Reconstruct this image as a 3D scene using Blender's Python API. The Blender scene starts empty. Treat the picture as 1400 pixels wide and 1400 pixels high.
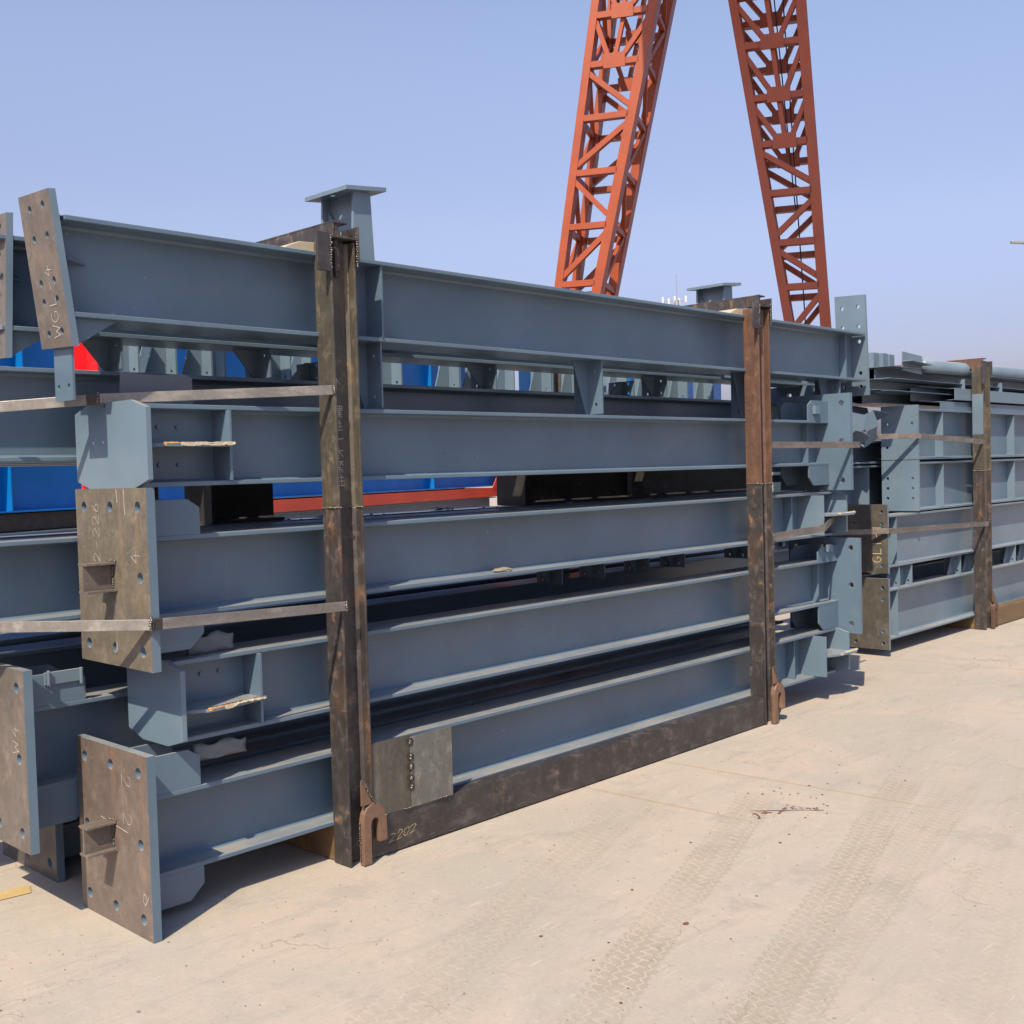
import bpy, bmesh, math, random
from mathutils import Vector, Matrix

S = bpy.context.scene
COL = S.collection
rnd = random.Random(7)
R = math.radians

# ------------------------------------------------------------------ materials
class NT:
    """small helper round a node tree"""
    def __init__(self, name):
        self.mat = bpy.data.materials.new(name); self.mat.use_nodes = True
        self.t = self.mat.node_tree; self.t.nodes.clear()
        self.out = self.t.nodes.new('ShaderNodeOutputMaterial')
        self.b = self.t.nodes.new('ShaderNodeBsdfPrincipled')
        self.t.links.new(self.b.outputs[0], self.out.inputs[0])
        g = self.t.nodes.new('ShaderNodeNewGeometry'); self.pos = g.outputs['Position']; self.geo = g
    def link(self, a, i):
        if hasattr(a, 'is_linked'): self.t.links.new(a, i)
        else: i.default_value = a
    def m(self, op, *a, clamp=False):
        n = self.t.nodes.new('ShaderNodeMath'); n.operation = op; n.use_clamp = clamp
        for k, v in enumerate(a): self.link(v, n.inputs[k])
        return n.outputs[0]
    def noise(self, scale, detail=4, rough=.55, vec=None, dist=0, stretch=None):
        n = self.t.nodes.new('ShaderNodeTexNoise')
        n.inputs['Scale'].default_value = scale; n.inputs['Detail'].default_value = detail
        n.inputs['Roughness'].default_value = rough; n.inputs['Distortion'].default_value = dist
        v = vec or self.pos
        if stretch:
            mp = self.t.nodes.new('ShaderNodeMapping'); mp.inputs['Scale'].default_value = stretch
            self.t.links.new(v, mp.inputs[0]); v = mp.outputs[0]
        self.t.links.new(v, n.inputs['Vector']); return n.outputs['Fac']
    def voro(self, scale, feature='F1', vec=None, rand=1.0):
        n = self.t.nodes.new('ShaderNodeTexVoronoi'); n.feature = feature
        n.inputs['Scale'].default_value = scale; n.inputs['Randomness'].default_value = rand
        self.t.links.new(vec or self.pos, n.inputs['Vector']); return n
    def step(self, v, lo, hi):
        n = self.t.nodes.new('ShaderNodeMapRange'); n.interpolation_type = 'SMOOTHSTEP'
        self.t.links.new(v, n.inputs['Value'])
        n.inputs['From Min'].default_value = lo; n.inputs['From Max'].default_value = hi
        return n.outputs[0]
    def mix(self, f, a, b, mode='MIX'):
        n = self.t.nodes.new('ShaderNodeMix'); n.data_type = 'RGBA'; n.blend_type = mode
        self.link(f, n.inputs[0])
        for v, i in ((a, n.inputs[6]), (b, n.inputs[7])):
            if hasattr(v, 'is_linked'): self.t.links.new(v, i)
            else: i.default_value = (*v, 1)
        return n.outputs[2]
    def sep(self):
        n = self.t.nodes.new('ShaderNodeSeparateXYZ'); self.t.links.new(self.pos, n.inputs[0]); return n.outputs
    def bump(self, h, strength=.1, dist=.002):
        n = self.t.nodes.new('ShaderNodeBump'); n.inputs['Strength'].default_value = strength
        n.inputs['Distance'].default_value = dist
        self.t.links.new(h, n.inputs['Height']); self.t.links.new(n.outputs[0], self.b.inputs['Normal'])
    def fin(self, col, rough, metal=0., spec=.5):
        self.link(col if hasattr(col, 'is_linked') else (*col, 1), self.b.inputs['Base Color'])
        self.link(rough, self.b.inputs['Roughness'])
        self.link(metal, self.b.inputs['Metallic'])
        self.b.inputs['Specular IOR Level'].default_value = spec
        return self.mat

def paint(name, base, rough=.42, var=.10, dust=.16, scratch=True, spec=.5):
    n = NT(name)
    d = tuple(c * (1 - var) for c in base); l = tuple(min(1, c * (1 + var)) for c in base)
    c = n.mix(n.step(n.noise(2.2, 5), .3, .7), d, l)
    c = n.mix(n.m('MULTIPLY', n.step(n.noise(5.5, 8, .65, stretch=(.5, 1, 1)), .48, .78), dust * .5), c, (.34, .305, .25))
    if scratch:
        s = n.step(n.noise(9, 4, .6, stretch=(.30, 1, 7)), .67, .69)            # long sling scrapes
        s = n.m('MULTIPLY', s, n.step(n.noise(1.7, 4), .48, .60))
        c = n.mix(n.m('MULTIPLY', s, .28), c, tuple(min(1, x * 1.35 + .03) for x in base))
        w = n.step(n.noise(3.1, 9, .75, dist=.8), .60, .66)                      # wiped and touched-up patches
        c = n.mix(n.m('MULTIPLY', w, .16), c, tuple(x * .72 for x in base))
        v = n.voro(11).outputs['Distance']
        sp = n.m('MULTIPLY', n.m('LESS_THAN', v, .040), n.step(n.noise(3.1, 2), .5, .6))
        c = n.mix(n.m('MULTIPLY', sp, .5), c, (.42, .42, .40))
        v2 = n.voro(17).outputs['Distance']
        rs = n.m('MULTIPLY', n.m('SUBTRACT', 1., n.step(n.m('ADD', v2, n.m('MULTIPLY', n.noise(60, 4), .06)), .06, .11)), n.step(n.noise(2.3, 3), .57, .64))
        c = n.mix(n.m('MULTIPLY', rs, .65), c, (.14, .075, .04))                 # chipped spots gone rusty
        ru = n.m('MULTIPLY', n.step(n.noise(16, 4, .6, stretch=(1, 1, .10)), .62, .74), n.step(n.noise(1.5, 3), .52, .66))
        c = n.mix(n.m('MULTIPLY', ru, .14), c, (.22, .19, .155))                 # faint runs of dirty water
    if dust > .1:                                                                # settled yard dust on level tops
        sp_ = n.t.nodes.new('ShaderNodeSeparateXYZ'); n.t.links.new(n.geo.outputs['True Normal'], sp_.inputs[0])
        top = n.m('MULTIPLY', n.step(sp_.outputs[2], .75, .95), n.m('ADD', .30, n.m('MULTIPLY', n.step(n.noise(6, 7, .7, stretch=(.4, 1, 1)), .35, .65), .40)))
        c = n.mix(top, c, (.300, .282, .262))
    r = n.m('ADD', rough - .10, n.m('MULTIPLY', n.noise(7, 5), .22))
    n.bump(n.m('ADD', n.noise(240, 2), n.m('MULTIPLY', n.noise(4, 3), 2.)), .05, .0015)
    return n.fin(c, r, 0, spec)

def rusty(name, dark, brown, orange, amt=.5, metal=.35, rough=.5, stretch=(1, 1, .6), scale=9):
    """mill-scaled steel: mottled scale, sharp-edged rust patches, faint runs, bare scrapes"""
    n = NT(name)
    a = n.noise(scale * .8, 10, .70, stretch=stretch); f = n.noise(scale * 5, 8, .72)
    c = n.mix(n.step(n.m('ADD', n.m('MULTIPLY', a, .55), n.m('MULTIPLY', f, .45)), .30, .70), dark, brown)
    pt = n.noise(scale * .45, 12, .72, dist=.5, stretch=stretch)                 # large patches with crisp edges
    c = n.mix(n.m('MULTIPLY', n.step(pt, .64 - .16 * amt, 0.67 - .16 * amt), .28), c, tuple(.5*x+.5*y for x, y in zip(brown, orange)))
    b = n.noise(scale * 1.6, 11, .74, dist=.3, stretch=stretch)
    c = n.mix(n.m('MULTIPLY', n.step(b, .66 - .15 * amt, .72 - .13 * amt), .75), c, orange)
    run = n.noise(scale * 2.2, 4, .55, stretch=(1, 1, .07))
    c = n.mix(n.m('MULTIPLY', n.m('MULTIPLY', n.step(run, .57, .66), n.step(n.noise(2.6, 4), .42, .58)), .20 + .9 * amt * amt), c, orange)
    c = n.mix(n.m('MULTIPLY', n.step(n.noise(55, 5, .7), .56, .70), .40), c, tuple(x * .4 for x in dark))
    sc = n.step(n.noise(14, 5, .6, stretch=(1, 1, 5)), .68, .70)
    c = n.mix(n.m('MULTIPLY', sc, .35), c, (.22, .215, .205))
    met = n.m('MULTIPLY', n.m('SUBTRACT', 1., n.step(b, .5, .62)), metal)
    r = n.m('ADD', rough - .14, n.m('MULTIPLY', n.noise(18, 7, .65), .36))
    n.bump(n.m('ADD', n.noise(75, 6, .7), n.m('MULTIPLY', b, .8)), .22, .002)
    return n.fin(c, r, met)

def plain(name, col, rough=.5, metal=0., var=.15, scale=14):
    n = NT(name)
    c = n.mix(n.noise(scale, 6), tuple(x * (1 - var) for x in col), tuple(min(1, x * (1 + var)) for x in col))
    n.bump(n.noise(scale * 6, 4), .15, .002)
    return n.fin(c, rough, metal)

M = {}
M['grey'] = paint('grey_blue_paint', (.080, .127, .180), .31)
M['grey2'] = paint('grey_green_paint', (.103, .153, .206), .34)
M['plate'] = rusty('bare_base_plate', (.088, .078, .073), (.150, .128, .112), (.21, .125, .065), .22, .2, .50, (1, 1, .9), 8)
M['plate_red'] = rusty('red_brown_base_plate', (.088, .073, .069), (.152, .120, .102), (.23, .135, .070), .28, .2, .48, (1, 1, .9), 6)
M['plate_ochre'] = rusty('ochre_base_plate', (.082, .074, .065), (.152, .133, .104), (.22, .145, .068), .36, .2, .52, (1, 1, .9), 12)
M['plate_dark'] = rusty('mill_scale_plate', (.060, .056, .050), (.105, .096, .084), (.16, .10, .06), .08, .3, .45, (1, 1, .9), 7)
M['gap_shade'] = rusty('gap_shade_steel', (.016, .016, .018), (.030, .029, .030), (.05, .035, .025), .1, .2, .6, (1, 1, 1), 7)  # near-black colour standing in for deep shade in the gaps
M['post_low'] = rusty('rusty_post_steel', (.040, .038, .040), (.086, .076, .074), (.25, .105, .030), .48, .5, .40, (1.1, 1.1, .75), 11)
M['post_up'] = rusty('ochre_rusted_post_steel', (.050, .049, .047), (.105, .094, .072), (.22, .12, .038), .42, .42, .46, (1.1, 1.1, .75), 11)
M['post_red'] = rusty('red_rusted_post_steel', (.075, .043, .033), (.140, .078, .054), (.25, .11, .04), .36, .3, .46, (1.1, 1.1, .75), 11)
M['rail'] = rusty('brown_rail_steel', (.040, .038, .040), (.080, .073, .073), (.20, .105, .04), .26, .5, .40, (.7, 1, 1), 10)
M['rail_or'] = rusty('orange_rail_steel', (.10, .068, .038), (.17, .105, .048), (.26, .135, .04), .5, .2, .5, (.22, 1, 1.6), 9)
M['hook'] = rusty('flame_cut_hook_steel', (.12, .075, .052), (.18, .105, .072), (.25, .13, .07), .35, .2, .5)
M['strap'] = rusty('flat_bar_steel', (.155, .148, .140), (.235, .225, .212), (.21, .15, .09), .10, .45, .40, (.3, 1, 1), 14)
M['strap_dk'] = rusty('dark_flat_bar_steel', (.085, .076, .070), (.17, .152, .142), (.2, .14, .09), .2, .35, .45, (.3, 1, 1), 14)
M['patch'] = rusty('bare_patch_steel', (.120, .122, .112), (.180, .184, .170), (.18, .12, .07), .08, .5, .42, (1, 1, .5), 10)
M['patch_dk'] = rusty('heat_stained_patch_steel', (.065, .061, .052), (.125, .12, .106), (.18, .125, .07), .16, .45, .42, (1, 1, .3), 10)
M['weld'] = plain('weld_bead', (.13, .12, .11), .34, .8, .4, 60)
M['burn'] = plain('burnt_steel', (.045, .035, .03), .6, .2, .5, 40)
M['chalk'] = plain('chalk', (.36, .33, .30), .9, 0, .12, 200)
M['ychalk'] = plain('yellow_chalk', (.42, .34, .18), .9, 0, .12, 200)
M['blue'] = paint('blue_paint', (.002, .115, .38), .36, .10, .0, False, .22)
M['red'] = paint('red_frame_paint', (.42, .048, .026), .40, .12, .06, False)
M['brightred'] = paint('bright_red_paint', (.72, .012, .02), .38, .08, .03, False)
M['crane'] = paint('crane_red_paint', (.245, .042, .009), .44, .08, .0, False, .45)
M['tape'] = plain('torn_orange_tape', (.46, .21, .05), .6, 0, .3, 40)
M['paper'] = plain('torn_cardboard', (.33, .29, .22), .85, 0, .2, 30)
M['sheet'] = plain('grey_plastic_sheet', (.115, .135, .155), .5, 0, .2, 20)
M['foam'] = plain('grey_foam_pad', (.125, .15, .18), .75, 0, .15, 20)
M['galv'] = plain('galvanised_steel', (.28, .285, .29), .42, .5, .12, 12)
M['cable'] = plain('black_cable', (.02, .02, .022), .6, 0, .1)
M['white'] = plain('white_plastic', (.42, .44, .48), .5, 0, .04)
M['grit_stone'] = plain('chip_stone', (.19, .17, .145), .9, 0, .3, 60)
M['concrete'] = plain('building_concrete', (.45, .43, .40), .9, 0, .08, 2)
M['yellow'] = plain('worn_yellow_paint', (.36, .265, .12), .85, 0, .25, 18)

# ------------------------------------------------------------------ mesh helpers
def bbox(bm, x0, x1, y0, y1, z0, z1):
    v = [bm.verts.new(p) for p in ((x0,y0,z0),(x1,y0,z0),(x1,y1,z0),(x0,y1,z0),(x0,y0,z1),(x1,y0,z1),(x1,y1,z1),(x0,y1,z1))]
    for f in ((3,2,1,0),(4,5,6,7),(0,1,5,4),(1,2,6,5),(2,3,7,6),(3,0,4,7)): bm.faces.new([v[i] for i in f])

def prism(bm, pts, axis, a, b):
    """pts: polygon in the two other axes (in xyz order); extruded along axis from a to b"""
    def P(u, v, w): return {'x': (w, u, v), 'y': (u, w, v), 'z': (u, v, w)}[axis]
    A = [bm.verts.new(P(u, v, a)) for u, v in pts]; B = [bm.verts.new(P(u, v, b)) for u, v in pts]
    n = len(pts)
    bm.faces.new(A[::-1]); bm.faces.new(B)
    for i in range(n): bm.faces.new((A[i], A[(i+1) % n], B[(i+1) % n], B[i]))

def tube(bm, p, q, r, n=10, cap=True):
    p, q = Vector(p), Vector(q); d = (q - p).normalized()
    a = d.orthogonal().normalized(); b = d.cross(a)
    A = [bm.verts.new(p + (a*math.cos(t)+b*math.sin(t))*r) for t in [2*math.pi*i/n for i in range(n)]]
    B = [bm.verts.new(q + (a*math.cos(t)+b*math.sin(t))*r) for t in [2*math.pi*i/n for i in range(n)]]
    for i in range(n): bm.faces.new((A[i], A[(i+1) % n], B[(i+1) % n], B[i]))
    if cap: bm.faces.new(A[::-1]); bm.faces.new(B)

def bar(bm, p, q, w, h, up=(0, 0, 1)):
    """rectangular bar from p to q; w across, h along 'up'"""
    p, q, up = Vector(p), Vector(q), Vector(up); d = (q - p).normalized()
    s = d.cross(up).normalized(); u = s.cross(d).normalized()
    V = []
    for o in (p, q):
        for a, b in ((-1,-1),(1,-1),(1,1),(-1,1)): V.append(bm.verts.new(o + s*(a*w/2) + u*(b*h/2)))
    for f in ((0,3,2,1),(4,5,6,7),(0,1,5,4),(1,2,6,5),(2,3,7,6),(3,0,4,7)): bm.faces.new([V[i] for i in f])

def bead(bm, p, q, r=.006, n=14):
    p, q = Vector(p), Vector(q)
    for i in range(n):
        c = p.lerp(q, (i+.5)/n) + Vector([rnd.uniform(-.3,.3)*r for _ in range(3)])
        m = bmesh.ops.create_icosphere(bm, subdivisions=1, radius=r*rnd.uniform(.55, 1.0))
        bmesh.ops.translate(bm, vec=c, verts=m['verts'])

def holed(bm, outer, holes, t, frame):
    """plate in local (u,v), thickness t along w from 0 to t; frame maps (u,v,w) to xyz; holes (u,v,r)"""
    b = bmesh.new(); edges = []
    loops = [outer] + [[(u + r*math.cos(2*math.pi*i/16), v + r*math.sin(2*math.pi*i/16)) for i in range(16)] for u, v, r in holes]
    for L in loops:
        vs = [b.verts.new((x, y, 0)) for x, y in L]
        for i in range(len(vs)): edges.append(b.edges.new((vs[i], vs[(i+1) % len(vs)])))
    bmesh.ops.triangle_fill(b, use_beauty=True, use_dissolve=False, edges=edges, normal=(0, 0, 1))
    g = bmesh.ops.extrude_face_region(b, geom=b.faces[:])
    bmesh.ops.translate(b, vec=(0, 0, t), verts=[v for v in g['geom'] if isinstance(v, bmesh.types.BMVert)])
    mp = {}
    for v in b.verts: mp[v] = bm.verts.new(frame(*v.co))
    for f in b.faces: bm.faces.new([mp[v] for v in f.verts])
    b.free()

# ------------------------------------------------------------------ object helpers
def thing(name, label, cat, loc=(0, 0, 0), rz=0, group=None, kind='thing'):
    o = bpy.data.objects.new(name, None); COL.objects.link(o)
    o.location = loc; o.rotation_euler.z = rz; o.empty_display_size = .1
    o['label'] = label; o['category'] = cat
    if kind: o['kind'] = kind
    if group: o['group'] = group
    return o

def root_of(o):
    v = Vector()
    while o: v += o.location; o = o.parent
    return v

def part(name, mat, parent, fn, bevel=0, smooth=False, local=False, label=None):
    """one mesh; fn(bm) adds shapes in world coordinates (or in the parent's when local)"""
    bm = bmesh.new(); fn(bm)
    bmesh.ops.recalc_face_normals(bm, faces=bm.faces)
    if parent is not None and not local: bmesh.ops.translate(bm, vec=-root_of(parent), verts=bm.verts)
    me = bpy.data.meshes.new(name); bm.to_mesh(me); bm.free()
    o = bpy.data.objects.new(name, me); COL.objects.link(o)
    if parent is not None: o.parent = parent
    me.materials.append(M[mat] if isinstance(mat, str) else mat)
    if bevel:
        b = o.modifiers.new('bevel', 'BEVEL'); b.width = bevel; b.segments = 2; b.limit_method = 'ANGLE'; b.angle_limit = R(50)
        b.harden_normals = False
    if smooth:
        for p in me.polygons: p.use_smooth = True
    if label: o['label'] = label
    return o

def solo(name, mat, label, cat, loc, fn, bevel=0, smooth=False, group=None, kind='thing'):
    bm = bmesh.new(); fn(bm); bmesh.ops.recalc_face_normals(bm, faces=bm.faces)
    bmesh.ops.translate(bm, vec=-Vector(loc), verts=bm.verts)
    me = bpy.data.meshes.new(name); bm.to_mesh(me); bm.free(); me.materials.append(M[mat])
    o = bpy.data.objects.new(name, me); COL.objects.link(o); o.location = loc
    if label: o['label'] = label
    if cat: o['category'] = cat
    o['kind'] = kind
    if group: o['group'] = group
    if bevel:
        b = o.modifiers.new('bevel', 'BEVEL'); b.width = bevel; b.segments = 2; b.limit_method = 'ANGLE'; b.angle_limit = R(50)
    if smooth:
        for p in me.polygons: p.use_smooth = True
    return o

def crumple(bm, x0, x1, y, z0, z1, n=12, m=5):
    g = [[bm.verts.new((x0+(x1-x0)*i/n, y + .004*math.sin(i*.9+j*1.4) + rnd.uniform(-.002, .002), z0+(z1-z0)*(.88+.12*math.sin(1.2+i*.9))*j/m + rnd.uniform(-.003, .003)*(j > 0))) for j in range(m+1)] for i in range(n+1)]
    k = [[bm.verts.new(v.co + Vector((0, .012, 0))) for v in r] for r in g]
    for A, f in ((g, 1), (k, -1)):
        for i in range(n):
            for j in range(m): bm.faces.new((A[i][j], A[i+1][j], A[i+1][j+1], A[i][j+1]))
    for i in range(n):
        bm.faces.new((g[i][m], g[i+1][m], k[i+1][m], k[i][m])); bm.faces.new((g[i][0], g[i+1][0], k[i+1][0], k[i][0]))
    for j in range(m):
        bm.faces.new((g[0][j], g[0][j+1], k[0][j+1], k[0][j])); bm.faces.new((g[n][j], g[n][j+1], k[n][j+1], k[n][j]))
def tatter(bm, p, q, w):
    """a thin ragged strip along p-q lying on a plate edge"""
    p, q = Vector(p), Vector(q); n = 34; A = []; B = []; k = .5
    for i in range(n+1):
        c = p.lerp(q, i/n); k = min(1, max(.15, k + rnd.uniform(-.3, .3)))
        A.append(bm.verts.new(c + Vector((0, w*k, rnd.uniform(0, .003)))))
        B.append(bm.verts.new(c + Vector((0, -.002-.004*k, -.002-.012*(1-k)))))
    for i in range(n): bm.faces.new((A[i], A[i+1], B[i+1], B[i]))
# chalk writing: strokes in a unit box (x 0..1, y 0..1)
def arc(cx, cy, rx, ry, a0, a1, n=10):
    return [(cx + rx*math.cos(R(a0+(a1-a0)*i/n)), cy + ry*math.sin(R(a0+(a1-a0)*i/n))) for i in range(n+1)]
GL = {
 '2': [arc(.45, .72, .38, .26, 160, -40) + [(.1, .03), (.95, .06)]],
 '-': [[(.2, .48), (.8, .52)]],
 '6': [[(.8, .98), (.4, .7), (.15, .35)] + arc(.48, .27, .34, .26, 170, -190, 14)],
 '4': [[(.55, .98), (.1, .4), (.95, .42)], [(.65, .65), (.6, 0)]],
 '1': [[(.45, 1), (.5, 0)]],
 '0': [arc(.5, .5, .36, .48, 90, 450, 16)],
 'W': [[(0, 1), (.25, .05), (.5, .6), (.75, .05), (1, 1)]],
 'G': [arc(.5, .5, .42, .48, 50, 330, 14) + [(.88, .45), (.55, .45)]],
 'L': [[(.2, 1), (.2, .03), (.85, .06)]],
 '^': [[(.12, .55), (.5, 1), (.85, .5)], [(.5, 1), (.48, 0)]],
 '一': [[(.02, .5), (1, .55)]],
 '木': [[(.05, .66), (.95, .7)], [(.5, 1), (.5, 0)], [(.48, .64), (.08, .2)], [(.52, .64), (.95, .2)]],
 '丝': [[(.3, 1), (.1, .72), (.36, .72), (.08, .36), (.42, .42)], [(.72, 1), (.55, .72), (.85, .72), (.55, .36), (.92, .42)], [(.02, .1), (1, .14)]],
 '螺': [[(.05, .85), (.05, .5), (.38, .5), (.38, .85), (.05, .85)], [(.21, 1), (.21, .15)], [(0, .15), (.42, .2)],
       [(.5, 1), (.5, .62), (.98, .62), (.98, 1), (.5, 1)], [(.74, 1), (.74, .62)], [(.5, .8), (.98, .8)],
       [(.72, .58), (.55, .42), (.85, .42), (.55, .24), (.95, .28)], [(.75, .24), (.75, 0)], [(.6, .16), (.52, .02)], [(.88, .16), (.97, .02)]],
 '紧': [[(.1, .98), (.1, .7)], [(.3, 1), (.3, .66)], [(.45, .96), (.9, .96), (.5, .62)], [(.55, .86), (.95, .64)],
       [(.5, .64), (.25, .46), (.65, .46), (.2, .24), (.85, .28)], [(.52, .26), (.52, 0)], [(.32, .16), (.15, .02)], [(.7, .16), (.9, .02)]],
 '住': [[(.3, 1), (.02, .6)], [(.18, .75), (.18, 0)], [(.6, 1), (.7, .86)], [(.42, .76), (.98, .78)], [(.45, .44), (.95, .46)], [(.7, .76), (.7, .06)], [(.36, .04), (1, .07)]],
}
def chalk(parent, text, frame, size, adv=1.25, w=.0019, mat='chalk', wx=.7, jit=.07):
    """frame(u, v, lift) -> world point; text runs along +u"""
    def fn(bm):
        u0 = 0
        for ch in text:
            for st in GL.get(ch, []):
                pts = [((u0 + x*wx*size + rnd.uniform(-jit, jit)*size*.5), y*size + rnd.uniform(-jit, jit)*size*.5) for x, y in st]
                for (a, b), (c, d) in zip(pts, pts[1:]):
                    L = math.hypot(c-a, d-b) or 1e-6; ex, ey = (c-a)/L*w*.4, (d-b)/L*w*.4
                    nx, ny = -(d-b)/L*w/2, (c-a)/L*w/2
                    q = [(a-ex+nx, b-ey+ny), (c+ex+nx, d+ey+ny), (c+ex-nx, d+ey-ny), (a-ex-nx, b-ey-ny)]
                    top = [bm.verts.new(frame(x, y, .0009 + rnd.random()*.0003)) for x, y in q]
                    bm.faces.new(top)
            u0 += size*adv*wx
    return part('chalk_mark', mat, parent, fn)

# ------------------------------------------------------------------ steel members
def h_section(t, x0, x1, yc, z0, z1, mat='grey', hw=.10, tf=.016, tw=.008, splice=True):
    def web(bm):
        bbox(bm, x0, x1, yc-tw/2, yc+tw/2, z0+tf, z1-tf)
        k = .009
        for s in (-1, 1):
            y = yc + s*tw/2
            prism(bm, [(y, z0+tf), (y+s*k, z0+tf), (y, z0+tf+k)], 'x', x0, x1)
            prism(bm, [(y, z1-tf), (y+s*k, z1-tf), (y, z1-tf-k)], 'x', x0, x1)
    part('web', mat, t, web)
    part('flange', mat, t, lambda bm: bbox(bm, x0, x1, yc-hw, yc+hw, z1-tf, z1), .0022)
    part('flange', mat, t, lambda bm: bbox(bm, x0, x1, yc-hw, yc+hw, z0, z0+tf), .0022)

def stiffener(t, x, yc, z0, z1, hw=.095, th=.010, mat='grey', side=-1, hw0=.0045):
    ys = (yc - hw, yc - hw0) if side < 0 else (yc + hw0, yc + hw)
    return part('stiffener', mat, t, lambda bm: bbox(bm, x-th/2, x+th/2, ys[0], ys[1], z0+.0165, z1-.0165), .001)

def base_plate(t, x, yc, z0, z1, hw=.25, th=.03, face=-1, mat='plate', bmat='grey', key=True, n3=True):
    """base plate whose outer face lies at x (facing -X when face = -1); the outer face is bare, the rest painted"""
    h = z1 - z0; zc = (z0+z1)/2; e = .062
    rows = [z0+e, zc+.005, z1-e]
    holes = []
    for i, z in enumerate(rows):
        for y in (-.19, 0, .19):
            if i == 1 and y == 0: continue
            holes.append((yc+y, z, .0185))
    outer = [(yc-hw, z0), (yc+hw, z0), (yc+hw, z1), (yc-hw, z1)]
    o = part('base_plate', bmat, t, lambda bm: holed(bm, outer, holes, th, lambda u, v, w: (x - face*w, u, v)))
    o.data.materials.append(M[mat])
    for p in o.data.polygons:
        if p.normal.x*face > .9: p.material_index = 1
    if key:
        L = .105*face; kw, kh, k = .045, .05, .008
        kz = zc + .003
        def kf(bm):
            xa, xb = sorted((x+face*.0004, x+L))
            bbox(bm, xa, xb, yc-kw*.66, yc+kw*.66, kz+kh-k, kz+kh)
            bbox(bm, xa, xb, yc-kw*.66, yc+kw*.66, kz-kh, kz-kh+k)
            bbox(bm, xa, xb, yc-.004, yc+.004, kz-kh+k, kz+kh-k)
        kk = part('shear_key', 'plate', t, kf, .001)
        def wf(bm):
            bead(bm, (x+face*.003, yc-.008, kz-kh+.012), (x+face*.003, yc-.008, kz+kh-.012), .006, 12)
            bead(bm, (x+face*.003, yc-kw*.66, kz+kh+.003), (x+face*.003, yc+kw*.66, kz+kh+.003), .005, 14)
            bead(bm, (x+face*.003, yc-kw*.66-.003, kz-kh+.003), (x+face*.003, yc+kw*.66, kz-kh-.003), .005, 14)
        part('weld_bead', 'weld', kk, wf, smooth=True)
    return o

def gussets(t, x, yc, zb0, zb1, z0, z1, s=1, L=.25, hw=.10, mat='grey'):
    """pairs of gusset plates along the flange tips above and below the beam; x = inner face of base plate, s = +1 when beam runs to +X"""
    for yy in (yc-hw+.001, yc+hw-.011):
        up = [(x, zb1), (x+s*L, zb1), (x+s*L, z1-.075), (x+s*(L-.045), z1-.045), (x, z1-.045)]
        dn = [(x, zb0), (x+s*L, zb0), (x+s*L, z0+.085), (x+s*(L-.055), z0+.035), (x, z0+.035)]
        part('gusset_plate', mat, t, lambda bm: prism(bm, up, 'y', yy, yy+.010), .001)
        part('gusset_plate', mat, t, lambda bm: prism(bm, dn, 'y', yy, yy+.010), .001)

def octagon_end(t, x, yc, z0, z1, xs, s=1, hw=.187, mat='grey2', mid=True, tape=True):
    """octagonal end plate at x, full stiffener at xs, horizontal fin between with a torn taped edge"""
    th = .018
    outer = [(yc-hw, z0+.025), (yc-hw+.10, z0-.004), (yc+hw-.10, z0-.004), (yc+hw, z0+.025),
             (yc+hw, z1-.022), (yc+hw-.10, z1+.006), (yc-hw+.10, z1+.006), (yc-hw, z1-.022)]
    part('end_plate', mat, t, lambda bm: holed(bm, outer, [], th, lambda u, v, w: (x + (w - th), u, v)) if s > 0 else
         holed(bm, outer, [], th, lambda u, v, w: (x + w, u, v)), .0012)
    return

G_ROW = 'grey beams in the front row of the near bundle'
BE = []
# ================================================================== NEAR BUNDLE
YC = .135
# ---- B5 : lowest beam
t = thing('steel_beam', 'lowest front beam of the near bundle, brown base plate chalked 2-2 on the ground', 'beam', (1.75, YC, 0), group=G_ROW)
h_section(t, 1.79, 6.62, YC, .148, .432)
base_plate(t, 1.76, YC, 0.002, .61, mat='plate_red')
gussets(t, 1.79, YC, .148, .432, .002, .61)
chalk(t, '2-2', lambda u, v, w: (1.76 - w, .06 - v, .53 - u), .062, 1.5)
chalk(t, '6', lambda u, v, w: (1.76 - w, -.06 - v*.8, .11 + u*1.5), .05, 1.2, .0022)
part('chalk_mark', 'chalk', t, lambda bm: bar(bm, (1.7594, .22, .355), (1.7594, .03, .335), .0008, .0018, (1, 0, 0)))
def right_end(t, yc, z0, z1, xs=6.33, xe=6.62):
    # stiffener wider than the flange, fin plate, octagonal end plate
    part('stiffener', 'grey2', t, lambda bm: bbox(bm, xs, xs+.012, yc-.185, yc-.0045, z0+.0165, z1-.0165), .001)
    part('stiffener', 'grey2', t, lambda bm: bbox(bm, xs, xs+.012, yc+.0045, yc+.185, z0+.0165, z1-.0165), .001)
    stiffener(t, xs-.16, yc, z0, z1, .06)
    zm = (z0+z1)/2
    def fin(bm):
        pts = [(xs+.0125, yc-.0045), (xe-.0005, yc-.0045), (xe-.0005, yc-.12), (xe+.10, yc-.19), (xe+.02, yc-.235), (xs+.13, yc-.215), (xs+.0125, yc-.17)]
        prism(bm, pts, 'z', zm-.008, zm+.006)
    f = part('fin_plate', 'grey2', t, fin, .001)
    part('torn_tape', 'paper', f, lambda bm: tatter(bm, (xs+.12, yc-.2185, zm+.008), (xe+.07, yc-.214, zm+.010), .010))
    octagon_end(t, xe, yc, z0, z1, xs, -1)
right_end(t, YC, .148, .432)

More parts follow.
